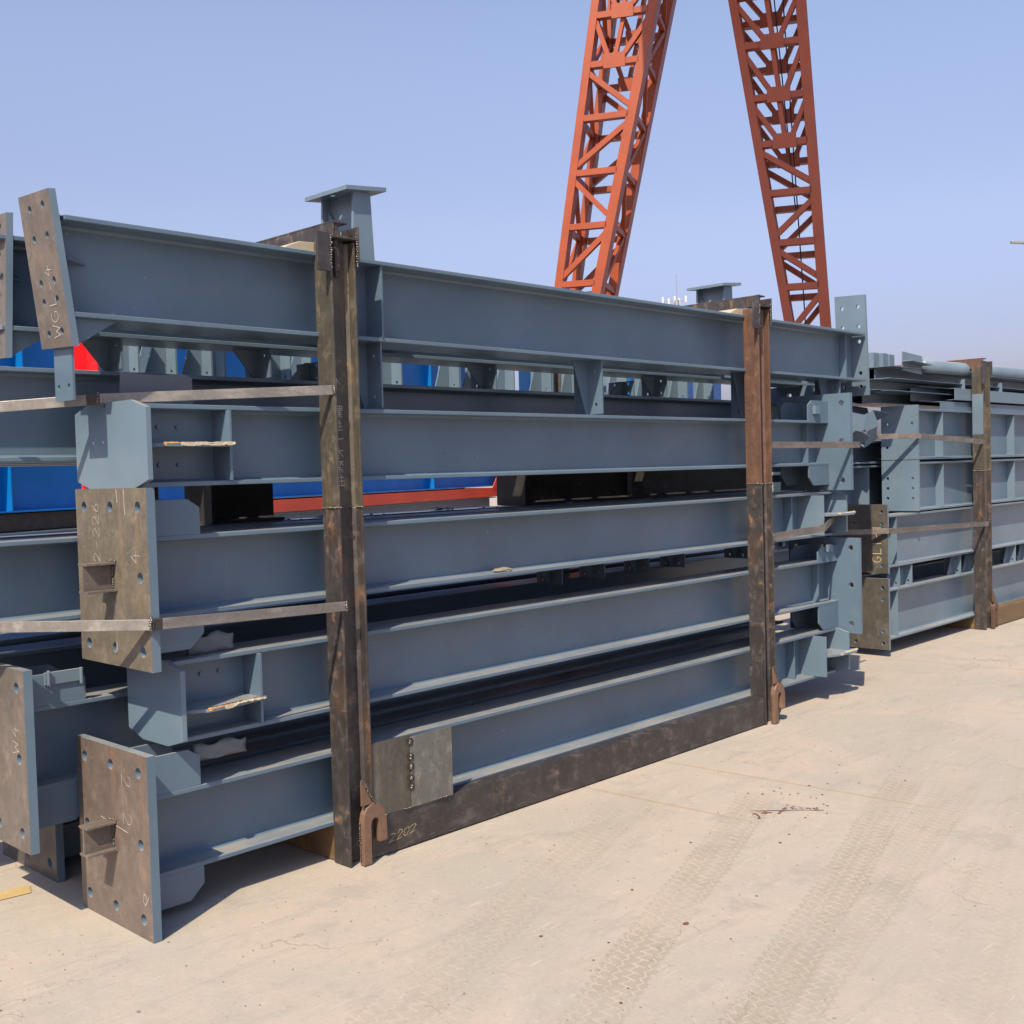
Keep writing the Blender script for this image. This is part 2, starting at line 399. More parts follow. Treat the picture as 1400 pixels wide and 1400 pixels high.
# ---- B4
t = thing('steel_beam', 'second lowest front beam, torn orange tape on the fin at its left end', 'beam', (1.93, YC, .59), group=G_ROW)
h_section(t, 1.945, 6.66, YC, .592, .878)
octagon_end(t, 1.945, YC, .592, .878, 2.28, 1)
def left_fin(t, xe, xs, yc, z0, z1, dz=0, ymax=.21):
    part('stiffener', 'grey', t, lambda bm: bbox(bm, xs, xs+.011, yc-.115, yc-.0045, z0+.0165, z1-.0165), .001)
    part('stiffener', 'grey', t, lambda bm: bbox(bm, xs, xs+.011, yc+.0045, yc+.115, z0+.0165, z1-.0165), .001)
    zm = (z0+z1)/2 + dz
    f = part('fin_plate', 'grey2', t, lambda bm: prism(bm, [(xe+.001, yc-.0045), (xs-.0005, yc-.0045), (xs-.0005, yc-.13), (xs-.09, yc-.15), (xe+.11, yc-.165), (xe+.001, yc-.10)], 'z', zm-.006, zm+.006), .001)
    part('torn_tape', 'tape', f, lambda bm: tatter(bm, (xe+.10, yc-.163, zm+.008), (xs-.02, yc-.135, zm+.008), .012))
    part('torn_paper', 'paper', f, lambda bm: tatter(bm, (xe+.16, yc-.166, zm+.007), (xs+.01, yc-.136, zm+.010), .006))
    for i in range(3):
        for z in (z0+.075, z1-.075):
            part('bolt', 'grey', t, lambda bm: tube(bm, (xe+.09+i*.075, yc-.0042, z), (xe+.09+i*.075, yc-.012, z), .008, 8))
left_fin(t, 1.945, 2.285, YC, .592, .878, -.035)
base_plate(t, 6.69, YC, .40, 1.01, face=1, key=True)
gussets(t, 6.66, YC, .592, .878, .40, 1.01, -1)
stiffener(t, 6.50, YC, .592, .878, .05)
part('lifting_clip', 'grey2', t, lambda bm: (bbox(bm, 6.50, 6.56, .015, .0355, .93, .975)), .002)

# ---- B3
X3 = 1.795
t = thing('steel_beam', 'middle beam of the near front row, ochre rusted base plate chalked 2-26 with square stub', 'beam', (1.75, YC, .875), group=G_ROW)
h_section(t, 1.825, 6.62, YC, 1.03, 1.31)
base_plate(t, X3, YC, .878, 1.478, mat='plate_ochre')
gussets(t, 1.825, YC, 1.03, 1.31, .878, 1.478)
chalk(t, '2-226', lambda u, v, w: (X3 - w, .215 + v*.95, 1.225 + u), .05, 1.22)
chalk(t, '4', lambda u, v, w: (X3 - w, -.06 + v, 1.23 + u), .06, 1.2, .002)
part('chalk_mark', 'chalk', t, lambda bm: (bar(bm, (X3-.0006, .085, 1.475), (X3-.0006, .08, 1.43), .0008, .0028, (1, 0, 0)), bar(bm, (X3-.0006, .035, 1.475), (X3-.0006, .03, 1.39), .0008, .0028, (1, 0, 0)),
     bar(bm, (X3-.0006, .12, .96), (X3-.0006, .12, .93), .0008, .004, (1, 0, 0))))
right_end(t, YC, 1.03, 1.31)

# ---- B2
t = thing('steel_beam', 'fourth front beam up, pale octagonal end plate under the upper strap weld', 'beam', (1.85, YC, 1.476), group=G_ROW)
h_section(t, 1.8155, 6.57, YC, 1.478, 1.760)
octagon_end(t, 1.815, YC-.015, 1.478, 1.760, 2.2, 1, .25)
left_fin(t, 1.815, 2.195, YC, 1.478, 1.760, 0.0)
base_plate(t, 6.60, YC, 1.32, 1.93, face=1, key=True)
gussets(t, 6.57, YC, 1.478, 1.760, 1.32, 1.93, -1)
stiffener(t, 6.40, YC, 1.478, 1.76, .05)
part('lifting_clip', 'grey2', t, lambda bm: bbox(bm, 6.37, 6.43, .014, .0355, 1.80, 1.85), .002)

# ---- rafters (B1 and its neighbour behind)
SL = .105
def rafter(label, yc, x0, x1, capx, brx, words_, zt=0, rtop=.585, lean=.118, bh=.262):
    z0, z1 = 2.030+zt, 2.351+zt
    t = thing('roof_rafter', label, 'beam', (x0, yc, z0), group='long rafters on top of the near bundle')
    h_section(t, x0+.045, x1-.03, yc, z0, z1, hw=.108)
    # leaning left end plate
    def tilt(xb, zb):                       # plate leans: top further to -X
        return lambda u, v, w: (xb - (v-zb)*lean + w*.993, yc + u, v + w*.1)
    hs = [(du, z0-.05+dz, .012) for dz in (.008, .11, .17, .31, .405) for du in (-.055, .04)]
    o = part('end_plate', 'grey2', t, lambda bm: holed(bm, [(-.11, z0-.095), (.11, z0-.085), (.11, z0+.405), (-.11, z0+.395)], hs, .024, tilt(x0+.052, z0-.09)), 0)
    o.data.materials.append(M['plate'])
    for p in o.data.polygons:
        if p.normal.x < -.9: p.material_index = 1
    if words_:
        fr = lambda u, v, w: (x0+.052 - (.0 + u + .03)*.118 - w - .0006, yc - .05 + v*.9, z0 - .06 + u)
        chalk(t, words_, fr, .056, 1.22, .0025)
    # small triangular gussets at the end plate and stiffeners
    part('gusset_plate', 'grey', t, lambda bm: prism(bm, [(x0+.02, z1+.0005), (x0+.13, z1+.0005), (x0+.01, z1+.05)], 'y', yc-.005, yc+.005))
    part('gusset_plate', 'grey', t, lambda bm: prism(bm, [(x0+.07, z0-.0005), (x0+.22, z0-.0005), (x0+.085, z0-.085)], 'y', yc-.085, yc+.085))
    part('gusset_plate', 'grey', t, lambda bm: prism(bm, [(x0+.06, yc-.0045), (x0+.16, yc-.0045), (x0+.055, yc-.095)], 'z', z0+.185, z0+.193))
    # right end plate, upright and taller than the beam
    hs = [(du, z0+dz, .014) for dz in (-.03, .06, .27, .37, .50) if dz < rtop-.03 for du in (-.055, .06)]
    part('end_plate', 'grey2', t, lambda bm: holed(bm, [(-.11, z0-.09), (.11, z0-.09), (.11, z0+rtop), (-.11, z0+rtop-.01)], hs, .018, lambda u, v, w: (x1 - (v-z0)*.055 + w, yc+u, v)), 0)
    stiffener(t, x1-.19, yc, z0, z1, .05)
    # short column stub with cap plate on the top flange
    cx = capx
    st = part('column_stub', 'grey2', t, lambda bm: bbox(bm, cx-.005, cx+.005, yc-.0925, yc+.0925, z1, z1+.262))
    for s in (-1, 1):
        def fl(bm):
            ya = yc + s*.0985
            prism(bm, [(cx-.055, z1), (cx+.055, z1), (cx+.042, z1+.262), (cx-.042, z1+.262)], 'y', ya-.006, ya+.006)
        part('stub_flange', 'grey2', st, fl, .001)
    part('weld_clip', 'grey2', st, lambda bm: prism(bm, [(yc+.06, z1+.17), (yc+.09, z1+.17), (yc+.09, z1+.215)], 'x', cx-.02, cx-.0055))
    part('cap_plate', 'grey2', t, lambda bm: holed(bm, [(cx-.10, yc-.135), (cx+.10, yc-.135), (cx+.10, yc+.135), (cx-.10, yc+.135)], [(cx-.065, yc, .012), (cx+.065, yc, .012)], .016, lambda u, v, w: (u, v, z1+.262+w+(u-cx)*.10)), 0)
    stiffener(t, cx+.09, yc, z0, z1, .10)
    for bx in brx: bracket(t, bx, yc, z0, -1, h=bh, rib=bx > 1.7, hw=.09 if bx > 1.7 else .065)
    return t
def bracket(t, x, yc, zf, up, h=.262, mat='grey', hw=.09, rib=True):
    """purlin bracket welded to a flange at zf: holed plate across the beam with a tapered stiffener"""
    def fr(u, v, w): return (x + w, yc + u, zf + up*v)
    hs = [(-hw*.55, h*.2, .009), (hw*.55, h*.2, .009), (-hw*.55, h*.82, .009), (hw*.55, h*.82, .009)]
    a = part('purlin_bracket', mat, t, lambda bm: holed(bm, [(-hw, .0005), (hw, .0005), (hw, h), (-hw, h)], hs, .008, fr))
    if rib: part('rib', mat, a, lambda bm: prism(bm, [(x-.0003, zf+up*.0005), (x-.115, zf+up*.0005), (x-.02, zf+up*h), (x-.0003, zf+up*h)], 'y', yc-.004, yc+.004))
T_B1 = rafter('top front rafter with a tilted brown end plate chalked WGL-4', YC, 1.585, 7.11, 2.84, (1.655, 2.92, 4.32, 5.75, 6.75), 'WGL-4')
rafter('second rafter, only its end plate showing at the left frame edge', .50, 1.522, 7.25, 6.01, (2.0, 2.64, 3.95, 5.36), '', -.008, .31, -.05, .115)

# ---- second row
G2 = 'grey beams in the second row of the near bundle'
Y2 = .50
t = thing('steel_beam', 'deep dark second-row beam behind the upper strap at the left frame edge', 'beam', (1.1, Y2, 1.577), group=G2)
h_section(t, 1.0, 6.9, Y2, 1.577, 1.90)
for x in (2.9, 5.05): bracket(t, x, Y2, 1.90, 1, .085)
base_plate(t, 6.93, Y2, 1.44, 2.02, hw=.17, face=1, key=False)
part('stiffener', 'grey', t, lambda bm: bbox(bm, 6.2, 6.212, Y2-.095, Y2-.0045, 1.594, 1.883))
t = thing('steel_beam', 'grey second-row beam running out of the left frame edge just above the lower strap', 'beam', (1.1, Y2, 1.015), group=G2)
h_section(t, 1.0, 6.75, Y2, 1.018, 1.307)
for x in (4.4, 4.75, 5.15, 5.5, 6.2): bracket(t, x, Y2, 1.018, -1, .12)
base_plate(t, 6.78, Y2, .89, 1.42, hw=.18, face=1, key=False)
t = thing('steel_beam', 'low second-row beam with a half-rusted base plate at the left frame edge', 'beam', (1.56, Y2, .44), group=G2)
h_section(t, 1.56, 6.6, Y2, .437, .729)
base_plate(t, 1.53, Y2+.002, .272, .885, key=False)
gussets(t, 1.56, Y2, .437, .729, .272, .885)
part('lifting_clip', 'grey2', t, lambda bm: (bbox(bm, 1.66, 1.80, .392, .4005, .80, .845), bbox(bm, 1.668, 1.676, .380, .392, .795, .852), bbox(bm, 1.784, 1.792, .378, .392, .79, .848)), .002)
chalk(t, 'W4', lambda u, v, w: (1.53 - w, .31 + v*.8, .60 + u), .06, 1.3, .0022)
t = thing('steel_beam', 'thin dark beam lying low in the second row between the base channels', 'beam', (2.3, Y2, .15), group=G2)
h_section(t, 2.2, 6.4, Y2, .148, .40)
# ---- third and fourth rows
G3 = 'grey beams deep inside the near bundle'
Y3, Y4 = .93, 1.32
t = thing('steel_beam', 'third-row grey beam with sunlit purlin brackets showing under the top rafter', 'beam', (1.3, Y3, 1.577), group=G3)
h_section(t, 1.25, 7.75, Y3, 1.577, 1.90)
for x in (2.30, 2.47, 2.64, 3.05, 3.72, 4.12, 4.32, 4.85, 5.12, 5.55, 5.85, 6.2, 6.5): bracket(t, x, Y3, 1.90, 1, .30, 'grey2', .08)
t = thing('steel_beam', 'fourth-row grey beam with bright purlin brackets under the rafters, deepest of all', 'beam', (1.3, Y4, 1.577), group=G3)
h_section(t, 1.3, 7.75, Y4, 1.577, 1.90)
for x in (2.62, 2.95, 3.2, 3.45, 3.95, 4.5, 4.95, 5.3, 5.7, 6.0, 6.35, 6.6): bracket(t, x, Y4, 1.90, 1, .30, 'grey2', .08)
for yy, tag in ((Y3, 'third-row dark beam just below eye level inside the near bundle'), (Y4, 'fourth-row dark beam just below eye level inside the near bundle')):
    t = thing('steel_beam', tag, 'beam', (1.4, yy, 1.0), group=G3)
    h_section(t, 1.35, 7.75, yy, 1.0, 1.285)
    for x in (3.1, 3.6, 4.4, 5.15, 6.0): bracket(t, x, yy, 1.285, 1, .012)
    for x in (2.6, 3.4, 4.2, 5.0, 5.8): stiffener(t, x, yy, 1.0, 1.285)
t = thing('steel_beam', 'third-row beam with a dark base plate resting on the ground at lower left', 'beam', (1.79, Y3, 0), group=G3)
h_section(t, 1.83, 6.6, Y3, .15, .44)
base_plate(t, 1.80, Y3, .002, .56, key=False, mat='plate_dark')
gussets(t, 1.83, Y3, .15, .44, .002, .56)
t = thing('steel_beam', 'fourth-row beam lying lowest at the back of the near bundle', 'beam', (1.9, Y4, .15), group=G3)
h_section(t, 1.9, 6.6, Y4, .15, .44); octagon_end(t, 1.9, Y4, .15, .44, 2.2, 1)
for yy, z, lb in ((Y3, .575, 'third-row beam at knee height inside the near bundle'), (Y4, .575, 'fourth-row beam at knee height inside the near bundle')):
    t = thing('steel_beam', lb, 'beam', (2.0, yy, z), group=G3); h_section(t, 1.0, 7.75, yy, z, z+.29)

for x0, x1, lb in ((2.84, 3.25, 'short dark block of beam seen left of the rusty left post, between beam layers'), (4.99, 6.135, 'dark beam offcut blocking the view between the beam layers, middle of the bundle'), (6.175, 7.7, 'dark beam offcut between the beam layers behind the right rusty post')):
    t = thing('beam_offcut', lb, 'beam', (x0, Y4, 1.286), group='short offcuts deep between the layers'); h_section(t, x0, x1, Y4, 1.2862, 1.5765, 'gap_shade')  # shade between the layers is put into the near-black colour
    part('end_plate', 'gap_shade', t, lambda bm: bbox(bm, x0-.012, x0-.0005, Y4-.12, Y4+.12, 1.2866, 1.576))
# ---- shipping frame of the near bundle
F = thing('transport_frame', 'rusty steel frame of posts, base rails and flat bars holding the near bundle', 'steel frame', (2.6, 0, 0))
def post(x0, y0, y1, ztop, zsp, ma, mb, w=.12):
    def hsec(bm, z0, z1):
        bbox(bm, x0, x0+.010, y0, y1, z0, z1); bbox(bm, x0+w-.010, x0+w, y0, y1, z0, z1)
        ym = (y0+y1)/2; bbox(bm, x0+.0102, x0+w-.0102, ym-.004, ym+.004, z0, z1)
        k = .014                                            # root fillets
        for xx, s in ((x0+.0102, 1), (x0+w-.0102, -1)):
            prism(bm, [(xx, ym-.0041), (xx+s*k, ym-.0041), (xx, ym-.0041-k)], 'z', z0, z1)
    p = part('post', ma, F, lambda bm: hsec(bm, .003, zsp-.001), .0018)
    q = part('post_extension', mb, F, lambda bm: hsec(bm, zsp+.001, ztop), .0018)
    def wf(bm):
        bead(bm, (x0-.001, y0-.002, zsp), (x0-.001, y1, zsp), .006, 12)
        bead(bm, (x0, y0-.002, zsp), (x0+.012, y0-.002, zsp), .006, 4)
        bead(bm, (x0+.012, (y0+y1)/2-.006, zsp), (x0+w-.012, (y0+y1)/2-.006, zsp), .007, 14)
        bead(bm, (x0+w-.012, y0-.002, zsp), (x0+w, y0-.002, zsp), .006, 4)
        bead(bm, (x0+w-.0115, y0, zsp), (x0+w-.0115, (y0+y1)/2, zsp), .005, 6)
    part('weld_bead', 'weld', q, wf, smooth=True)
    return p, q
p1, q1 = post(2.605, -.06, .04, 2.385, 1.378, 'post_low', 'post_up')
p2, q2 = post(5.602, -.06, .04, 2.385, 1.385, 'post_low', 'post_red')
for x in (2.605, 5.602): post(x, 1.50, 1.60, 2.385, 1.38, 'post_low', 'post_up')
# writing on the left post
fr = lambda u, v, w: (2.637 + v, -.0142 - w, 1.872 - u)
def vtext(parent, chars, z0, step, x, y, size, mat='chalk', w=.0026):
    for i, ch in enumerate(chars):
        if ch == ' ': continue
        z = z0 - i*step
        chalk(parent, ch, (lambda z: (lambda u, v, ww: (x + u, y - ww, z - size + v)))(z), size, 1, w, mat, 1.0, .04)
vtext(q1, '^ 螺丝一木紧住', 1.87, .0525, 2.627, -.0142, .044)
# base rails: channel sections between the posts, web outwards
def channel_x(bm, x0, x1, y, z0, z1, d=.05, th=.007, s=1):
    bbox(bm, x0, x1, min(y, y+s*th), max(y, y+s*th), z0, z1)
    a, b = sorted((y+s*(th+.0002), y+s*d))
    bbox(bm, x0, x1, a, b, z1-th, z1); bbox(bm, x0, x1, a, b, z0, z0+th)
rl = part('base_rail', 'rail', F, lambda bm: channel_x(bm, 2.727, 5.600, -.052, .006, .160, .085), .003)
part('base_rail', 'rail', F, lambda bm: channel_x(bm, 2.727, 5.600, 1.592, .006, .160, .085, s=-1), .003)
def channel_y(bm, x, y0, y1, z0, z1, d=.05, th=.007, s=1):
    a, b = sorted((x, x+s*th)); bbox(bm, a, b, y0, y1, z0, z1)
    a, b = sorted((x+s*(th+.0002), x+s*d))
    bbox(bm, a, b, y0, y1, z1-th, z1); bbox(bm, a, b, y0, y1, z0, z0+th)
part('cross_channel', 'rail_or', F, lambda bm: channel_y(bm, 2.616, .0405, 1.4995, .004, .145, .06), .002)
part('cross_channel', 'rail_or', F, lambda bm: channel_y(bm, 5.613, .0405, 1.4995, .004, .145, .06), .002)
# writing squiggle on the rail
chalk(rl, '2202', lambda u, v, w: (2.80 + u + .35*v, -.052 - w, .045 + v + .1*u), .034, 1.05, .0018, 'ychalk', 1.0, .22)
# top bars across the bundle with lugs and a threaded rod
def topbar(x):
    tb = part('top_bar', 'post_low', F, lambda bm: (bbox(bm, x-.035, x+.035, -.05, 1.60, 2.452, 2.459), bbox(bm, x-.035, x-.028, -.05, 1.60, 2.392, 2.4518)), .0015)
    part('lug_plate', 'rail', F, lambda bm: bbox(bm, x-.126, x-.0625, -.072, -.062, 2.262, 2.405), .0015)
    part('lug_plate', 'post_low', F, lambda bm: bbox(bm, x+.066, x+.074, -.07, .03, 2.31, 2.445), .0015)
    part('seat_plate', 'rail', F, lambda bm: bbox(bm, x-.05, x+.062, -.07, .03, 2.392, 2.402), .0015)
    def rod(bm):
        tube(bm, (x-.015, -.035, 2.25), (x-.015, -.035, 2.462), .011, 10)
        tube(bm, (x-.015, -.035, 2.403), (x-.015, -.035, 2.421), .020, 6)
        tube(bm, (x-.015, -.035, 2.27), (x-.015, -.035, 2.36), .017, 6)
    part('clamp_bolt', 'burn', F, rod)
    part('weld_bead', 'weld', tb, lambda bm: (bead(bm, (x-.063, -.072, 2.27), (x-.063, -.072, 2.40), .006, 14), bead(bm, (x+.0645, -.066, 2.29), (x+.0645, -.066, 2.42), .006, 14)), smooth=True)
topbar(2.665); topbar(5.662)
# lashing hooks at the foot of the posts: inverted J plates
def hook(x, y, mat='hook'):
    def f(bm):
        o = [(0, .004), (0, .175)] + [(.055 - .055*math.cos(R(a)), .175 + .062*math.sin(R(a))) for a in (25, 50, 75, 100, 125, 150)] + [(.115, .165), (.115, .08), (.078, .08), (.078, .15)]
        o += [(.058 + .020*math.cos(R(a)), .152 + .028*math.sin(R(a))) for a in (20, 60, 100, 140, 170)] + [(.038, .15), (.038, .004)]
        holed(bm, [(x+u, v) for u, v in o], [], .028, lambda u, v, w: (u, y + w, v))
    h = part('lashing_hook', mat, F, f, .002)
    part('weld_bead', 'weld', h, lambda bm: (bead(bm, (x-.004, y-.002, .34), (x+.055, y-.003, .238), .004, 22), bead(bm, (x-.004, y+.02, .02), (x-.004, y+.02, .17), .005, 16)), smooth=True)
    part('web_plate', mat, h, lambda bm: prism(bm, [(x-.002, .236), (x+.05, .236), (x-.002, .335)], 'y', y+.004, y+.012))
hook(2.648, -.094); hook(5.645, -.094)
# patch plates welded on the rail beside the left post
part('patch_plate', 'patch_dk', F, lambda bm: bbox(bm, 2.727, 2.945, -.052, -.046, .1605, .4535), .001)
pp = part('patch_plate', 'patch', F, lambda bm: bbox(bm, 2.925, 3.150, -.0588, -.0526, .1605, .4455), .001)
def blobs(bm):
    for z in (.425, .365, .325, .28, .245):
        bead(bm, (2.924, -.059, z-.006), (2.924, -.059, z+.006), .009, 3)
    for a in (2.77, 2.90, 3.09):
        bead(bm, (a-.02, -.0575, .163), (a+.025, -.0575, .163), .006, 7)
part('weld_bead', 'weld', pp, blobs, smooth=True)
part('burn_mark', 'burn', pp, lambda bm: [tube(bm, (2.926, -.0592, z), (2.926, -.0587, z), .016, 12) for z in (.425, .365, .325, .28, .245)])
# flat bars (straps) welded from the posts round the beam ends
def strap(pts, mat, h=.036, th=.009, up=(0, 0, 1)):
    def f(bm):
        for a, b in zip(pts, pts[1:]): bar(bm, a, b, th, h, up)
    return part('tie_bar', mat, F, f, .0015)
s1 = strap([(2.604, -.05, 1.822), (1.787, .16, 1.78), (1.46, .375, 1.752), (1.15, .60, 1.75)], 'strap')
part('weld_bead', 'weld', s1, lambda bm: (bead(bm, (1.780, .16, 1.762), (1.780, .16, 1.80), .008, 9), bead(bm, (1.792, .14, 1.75), (1.788, .15, 1.764), .006, 5), bead(bm, (2.604, -.062, 1.805), (2.604, -.062, 1.84), .007, 8)), smooth=True)
part('burn_mark', 'burn', s1, lambda bm: bar(bm, (1.7855, .161, 1.7799), (1.752, .1831, 1.7770), .0096, .0366))
s2 = strap([(2.618, -.066, 1.005), (1.790, -.132, 1.037), (1.48, .28, 1.035), (1.2, .62, 1.03)], 'strap')
part('weld_bead', 'weld', s2, lambda bm: (bead(bm, (1.783, -.137, 1.017), (1.783, -.137, 1.06), .008, 9), bead(bm, (2.62, -.073, .985), (2.62, -.073, 1.025), .007, 8)), smooth=True)
part('burn_mark', 'burn', s2, lambda bm: bar(bm, (1.792, -.1318, 1.0369), (1.825, -.1292, 1.0357), .0096, .0366))
s3 = strap([(5.723, -.03, 1.607), (6.56, -.128, 1.602), (6.68, -.12, 1.602)], 'strap_dk', .038)
s4 = strap([(5.723, -.05, 1.073), (6.25, -.1, 1.10), (6.70, .05, 1.16), (6.9, .35, 1.16)], 'strap_dk', .042)
part('weld_bead', 'weld', s4, lambda bm: bead(bm, (5.726, -.057, 1.05), (5.726, -.057, 1.096), .007, 8), smooth=True)

# ---- loose bits lying on the near bundle
solo('foam_pad', 'foam', 'grey padding strip with torn orange edge standing behind the upper strap', 'padding', (1.97, .10, 1.761),
     lambda bm: prism(bm, [(1.885, 1.7615), (2.165, 1.7615), (2.165, 1.870), (2.13, 1.882), (2.03, 1.872), (1.89, 1.880)], 'y', .205, .213), .001)
solo('plastic_sheet', 'sheet', 'crumpled grey plastic hanging beside the gusset of the middle beam', 'plastic sheet', (2.13, .12, .878),
     lambda bm: crumple(bm, 2.05, 2.23, .10, .879, .955), 0, True)
solo('plastic_sheet', 'sheet', 'crumpled grey plastic on the lowest beam beside its upper gusset', 'plastic sheet', (2.15, .12, .50),
     lambda bm: crumple(bm, 2.05, 2.26, .09, .50, .565), 0, True)
def chip(bm):
    m = bmesh.ops.create_icosphere(bm, subdivisions=2, radius=1)
    for v in m['verts']:
        v.co = Vector((v.co.x*.055, v.co.y*.03, v.co.z*.012)) * rnd.uniform(.8, 1.15) + Vector((3.61, .072, 1.054))
solo('stone_chip', 'grit_stone', 'small flat beige chip lying on the lower flange of the middle beam', 'stone chip', (3.61, .072, 1.043), chip)
for x, lb in ((2.60, 'wrinkled wedge of padding under the top bar at the left post'), (5.60, 'pale wedge of padding under the top bar at the right post')):
    solo('padding_wedge', 'paper', lb, 'wedge', (x-.02, .12, 2.3515), lambda bm: prism(bm, [(x-.13, 2.3516), (x+.02, 2.3516), (x+.03, 2.388), (x-.06, 2.384), (x-.115, 2.362)], 'y', .04, .20), .002, group='padding wedges under the top bars')

# ================================================================== SECOND BUNDLE (right, behind)
GS = 'grey beams in the front row of the far right bundle'
YS = .50
def holes_plate(t, x, y0, y1, z0, z1, n, mat, bmat='grey2', inset=.05, th=.022, r=.012, ts=None):
    hs = []
    for z in (ts or [z0 + inset + i*(z1-z0-2*inset)/(n-1) for i in range(n)]):
        for y in (y0+inset, y1-inset): hs.append((y, z, r))
    o = part('end_plate', bmat, t, lambda bm: holed(bm, [(y0, z0), (y1, z0), (y1, z1), (y0, z1)], hs, th, lambda u, v, w: (x+w, u, v)))
    o.data.materials.append(M[mat])
    for p in o.data.polygons:
        if p.normal.x < -.9: p.material_index = 1
    return o
t = thing('steel_beam', 'lowest grey beam of the right bundle with a dark eight-hole end plate', 'beam', (8.1, YS, .115), group=GS)
h_section(t, 8.12, 14.5, YS, .115, .505, 'grey2', .078)
holes_plate(t, 8.098, .375, .70, .055, .60, 4, 'plate_dark', ts=(.105, .195, .44, .53), r=.014)
stiffener(t, 8.36, YS, .115, .505, .074, mat='grey2')
for x in (8.40, 8.62, 9.58, 9.9, 10.85, 11.2, 12.1): bracket(t, x, YS, .505, 1, .166, 'grey2', .074)
t = thing('steel_beam', 'second beam up in the right bundle, dark end plate chalked GL1-1', 'beam', (8.1, YS, .673), group=GS)
h_section(t, 8.12, 14.5, YS, .673, 1.075, 'grey2', .078)
holes_plate(t, 8.098, .375, .70, .64, 1.165, 4, 'plate_dark', ts=(.70, .80, 1.02, 1.11), r=.014)
chalk(t, 'GL1-1', lambda u, v, w: (8.098 - w, .43 + v*.95, .72 + u), .075, 1.15, .005, 'ychalk')
stiffener(t, 8.36, YS, .673, 1.075, .074, mat='grey2')
t = thing('steel_beam', 'third beam up in the right bundle with upright stiffeners and a six-hole end plate', 'beam', (8.7, YS, 1.087), group=GS)
h_section(t, 8.735, 14.5, YS, 1.087, 1.478, 'grey', .078)
holes_plate(t, 8.712, .40, .71, 1.087, 1.495, 3, 'grey2', ts=(1.19, 1.27, 1.35))
for x in (9.25, 10.07, 10.85, 11.6): stiffener(t, x, YS, 1.087, 1.478, .074, mat='grey2')
t = thing('steel_beam', 'top deep beam of the right bundle with the tie bar crossing its stiffeners', 'beam', (8.7, YS, 1.49), group=GS)
h_section(t, 8.735, 14.5, YS, 1.498, 1.905, 'grey', .078)
holes_plate(t, 8.712, .40, .71, 1.50, 1.935, 3, 'grey2', ts=(1.60, 1.68, 1.79))
for x in (9.25, 10.07, 10.85, 11.6): stiffener(t, x, YS, 1.498, 1.905, .074, mat='grey2')
GSB = 'grey beams behind the front row of the right bundle'
for y, z0, z1, x0, lb in ((.93, 1.09, 1.46, 8.1, 'dark back-row beam of the right bundle just above the chalked plate'),
                          (.93, 1.475, 1.66, 8.0, 'shallow back-row beam of the right bundle under the jumbled brackets'),
                          (.93, .60, 1.07, 8.25, 'back-row beam of the right bundle hidden behind its dark plates'),
                          (.93, .115, .58, 8.2, 'lowest back-row beam of the right bundle'),
                          (1.35, .6, 1.07, 8.1, 'rear beam of the right bundle, third row at waist height'),
                          (1.35, 1.09, 1.66, 8.1, 'rear beam of the right bundle, third row at eye level')):
    t = thing('steel_beam', lb, 'beam', (x0, y, z0), group=GSB); h_section(t, x0, 14.3, y, z0, z1, 'grey', .16)
    if z0 == 1.09 and y < 1: part('stiffener', 'grey2', t, lambda bm: bbox(bm, 8.62, 8.635, y-.15, y-.0045, z0+.0165, z1-.0165))
# frame of the right bundle
F0 = F
F = thing('transport_frame', 'rusty frame with a half-painted post round the far right bundle', 'steel frame', (9.85, .33, 0))
post(9.845, .318, .418, 2.285, 1.385, 'post_low', 'post_up', .15)
post(9.845, 1.72, 1.82, 2.285, 1.385, 'post_low', 'post_up', .15)
post(13.4, .318, .418, 2.285, 1.385, 'post_low', 'post_up', .15)
part('post_cover', 'grey2', F, lambda bm: bbox(bm, 9.843, 9.8448, .322, .414, 1.70, 2.05))
part('base_rail', 'rail_or', F, lambda bm: channel_x(bm, 9.997, 13.399, .33, .006, .165, .085), .003)
part('cross_channel', 'rail_or', F, lambda bm: channel_y(bm, 9.86, .4185, 1.7195, .004, .112, .06), .002)
part('cross_channel', 'rail_or', F, lambda bm: channel_y(bm, 13.41, .4185, 1.7195, .004, .112, .06), .002)
part('top_bar', 'post_red', F, lambda bm: (bbox(bm, 9.87, 9.95, .33, 1.82, 2.352, 2.36), bbox(bm, 9.87, 9.878, .33, 1.82, 2.27, 2.3518)), .0015)
part('lug_plate', 'rail', F, lambda bm: bbox(bm, 9.80, 9.875, .302, .314, 2.13, 2.33), .0015)
part('lug_plate', 'post_low', F, lambda bm: bbox(bm, 9.996, 10.006, .30, .40, 2.22, 2.335), .0015)
hook(9.93, .285, 'post_red')
strap([(9.844, .33, 1.635), (8.70, .375, 1.685), (8.3, .72, 1.69), (7.9, 1.0, 1.69)], 'strap_dk', .042)
s5 = strap([(9.90, .312, .925), (8.085, .355, .965), (7.9, .72, .955)], 'strap_dk', .04)
part('weld_bead', 'weld', s5, lambda bm: bead(bm, (8.085, .345, .945), (8.085, .345, .985), .009, 8), smooth=True)
F = F0
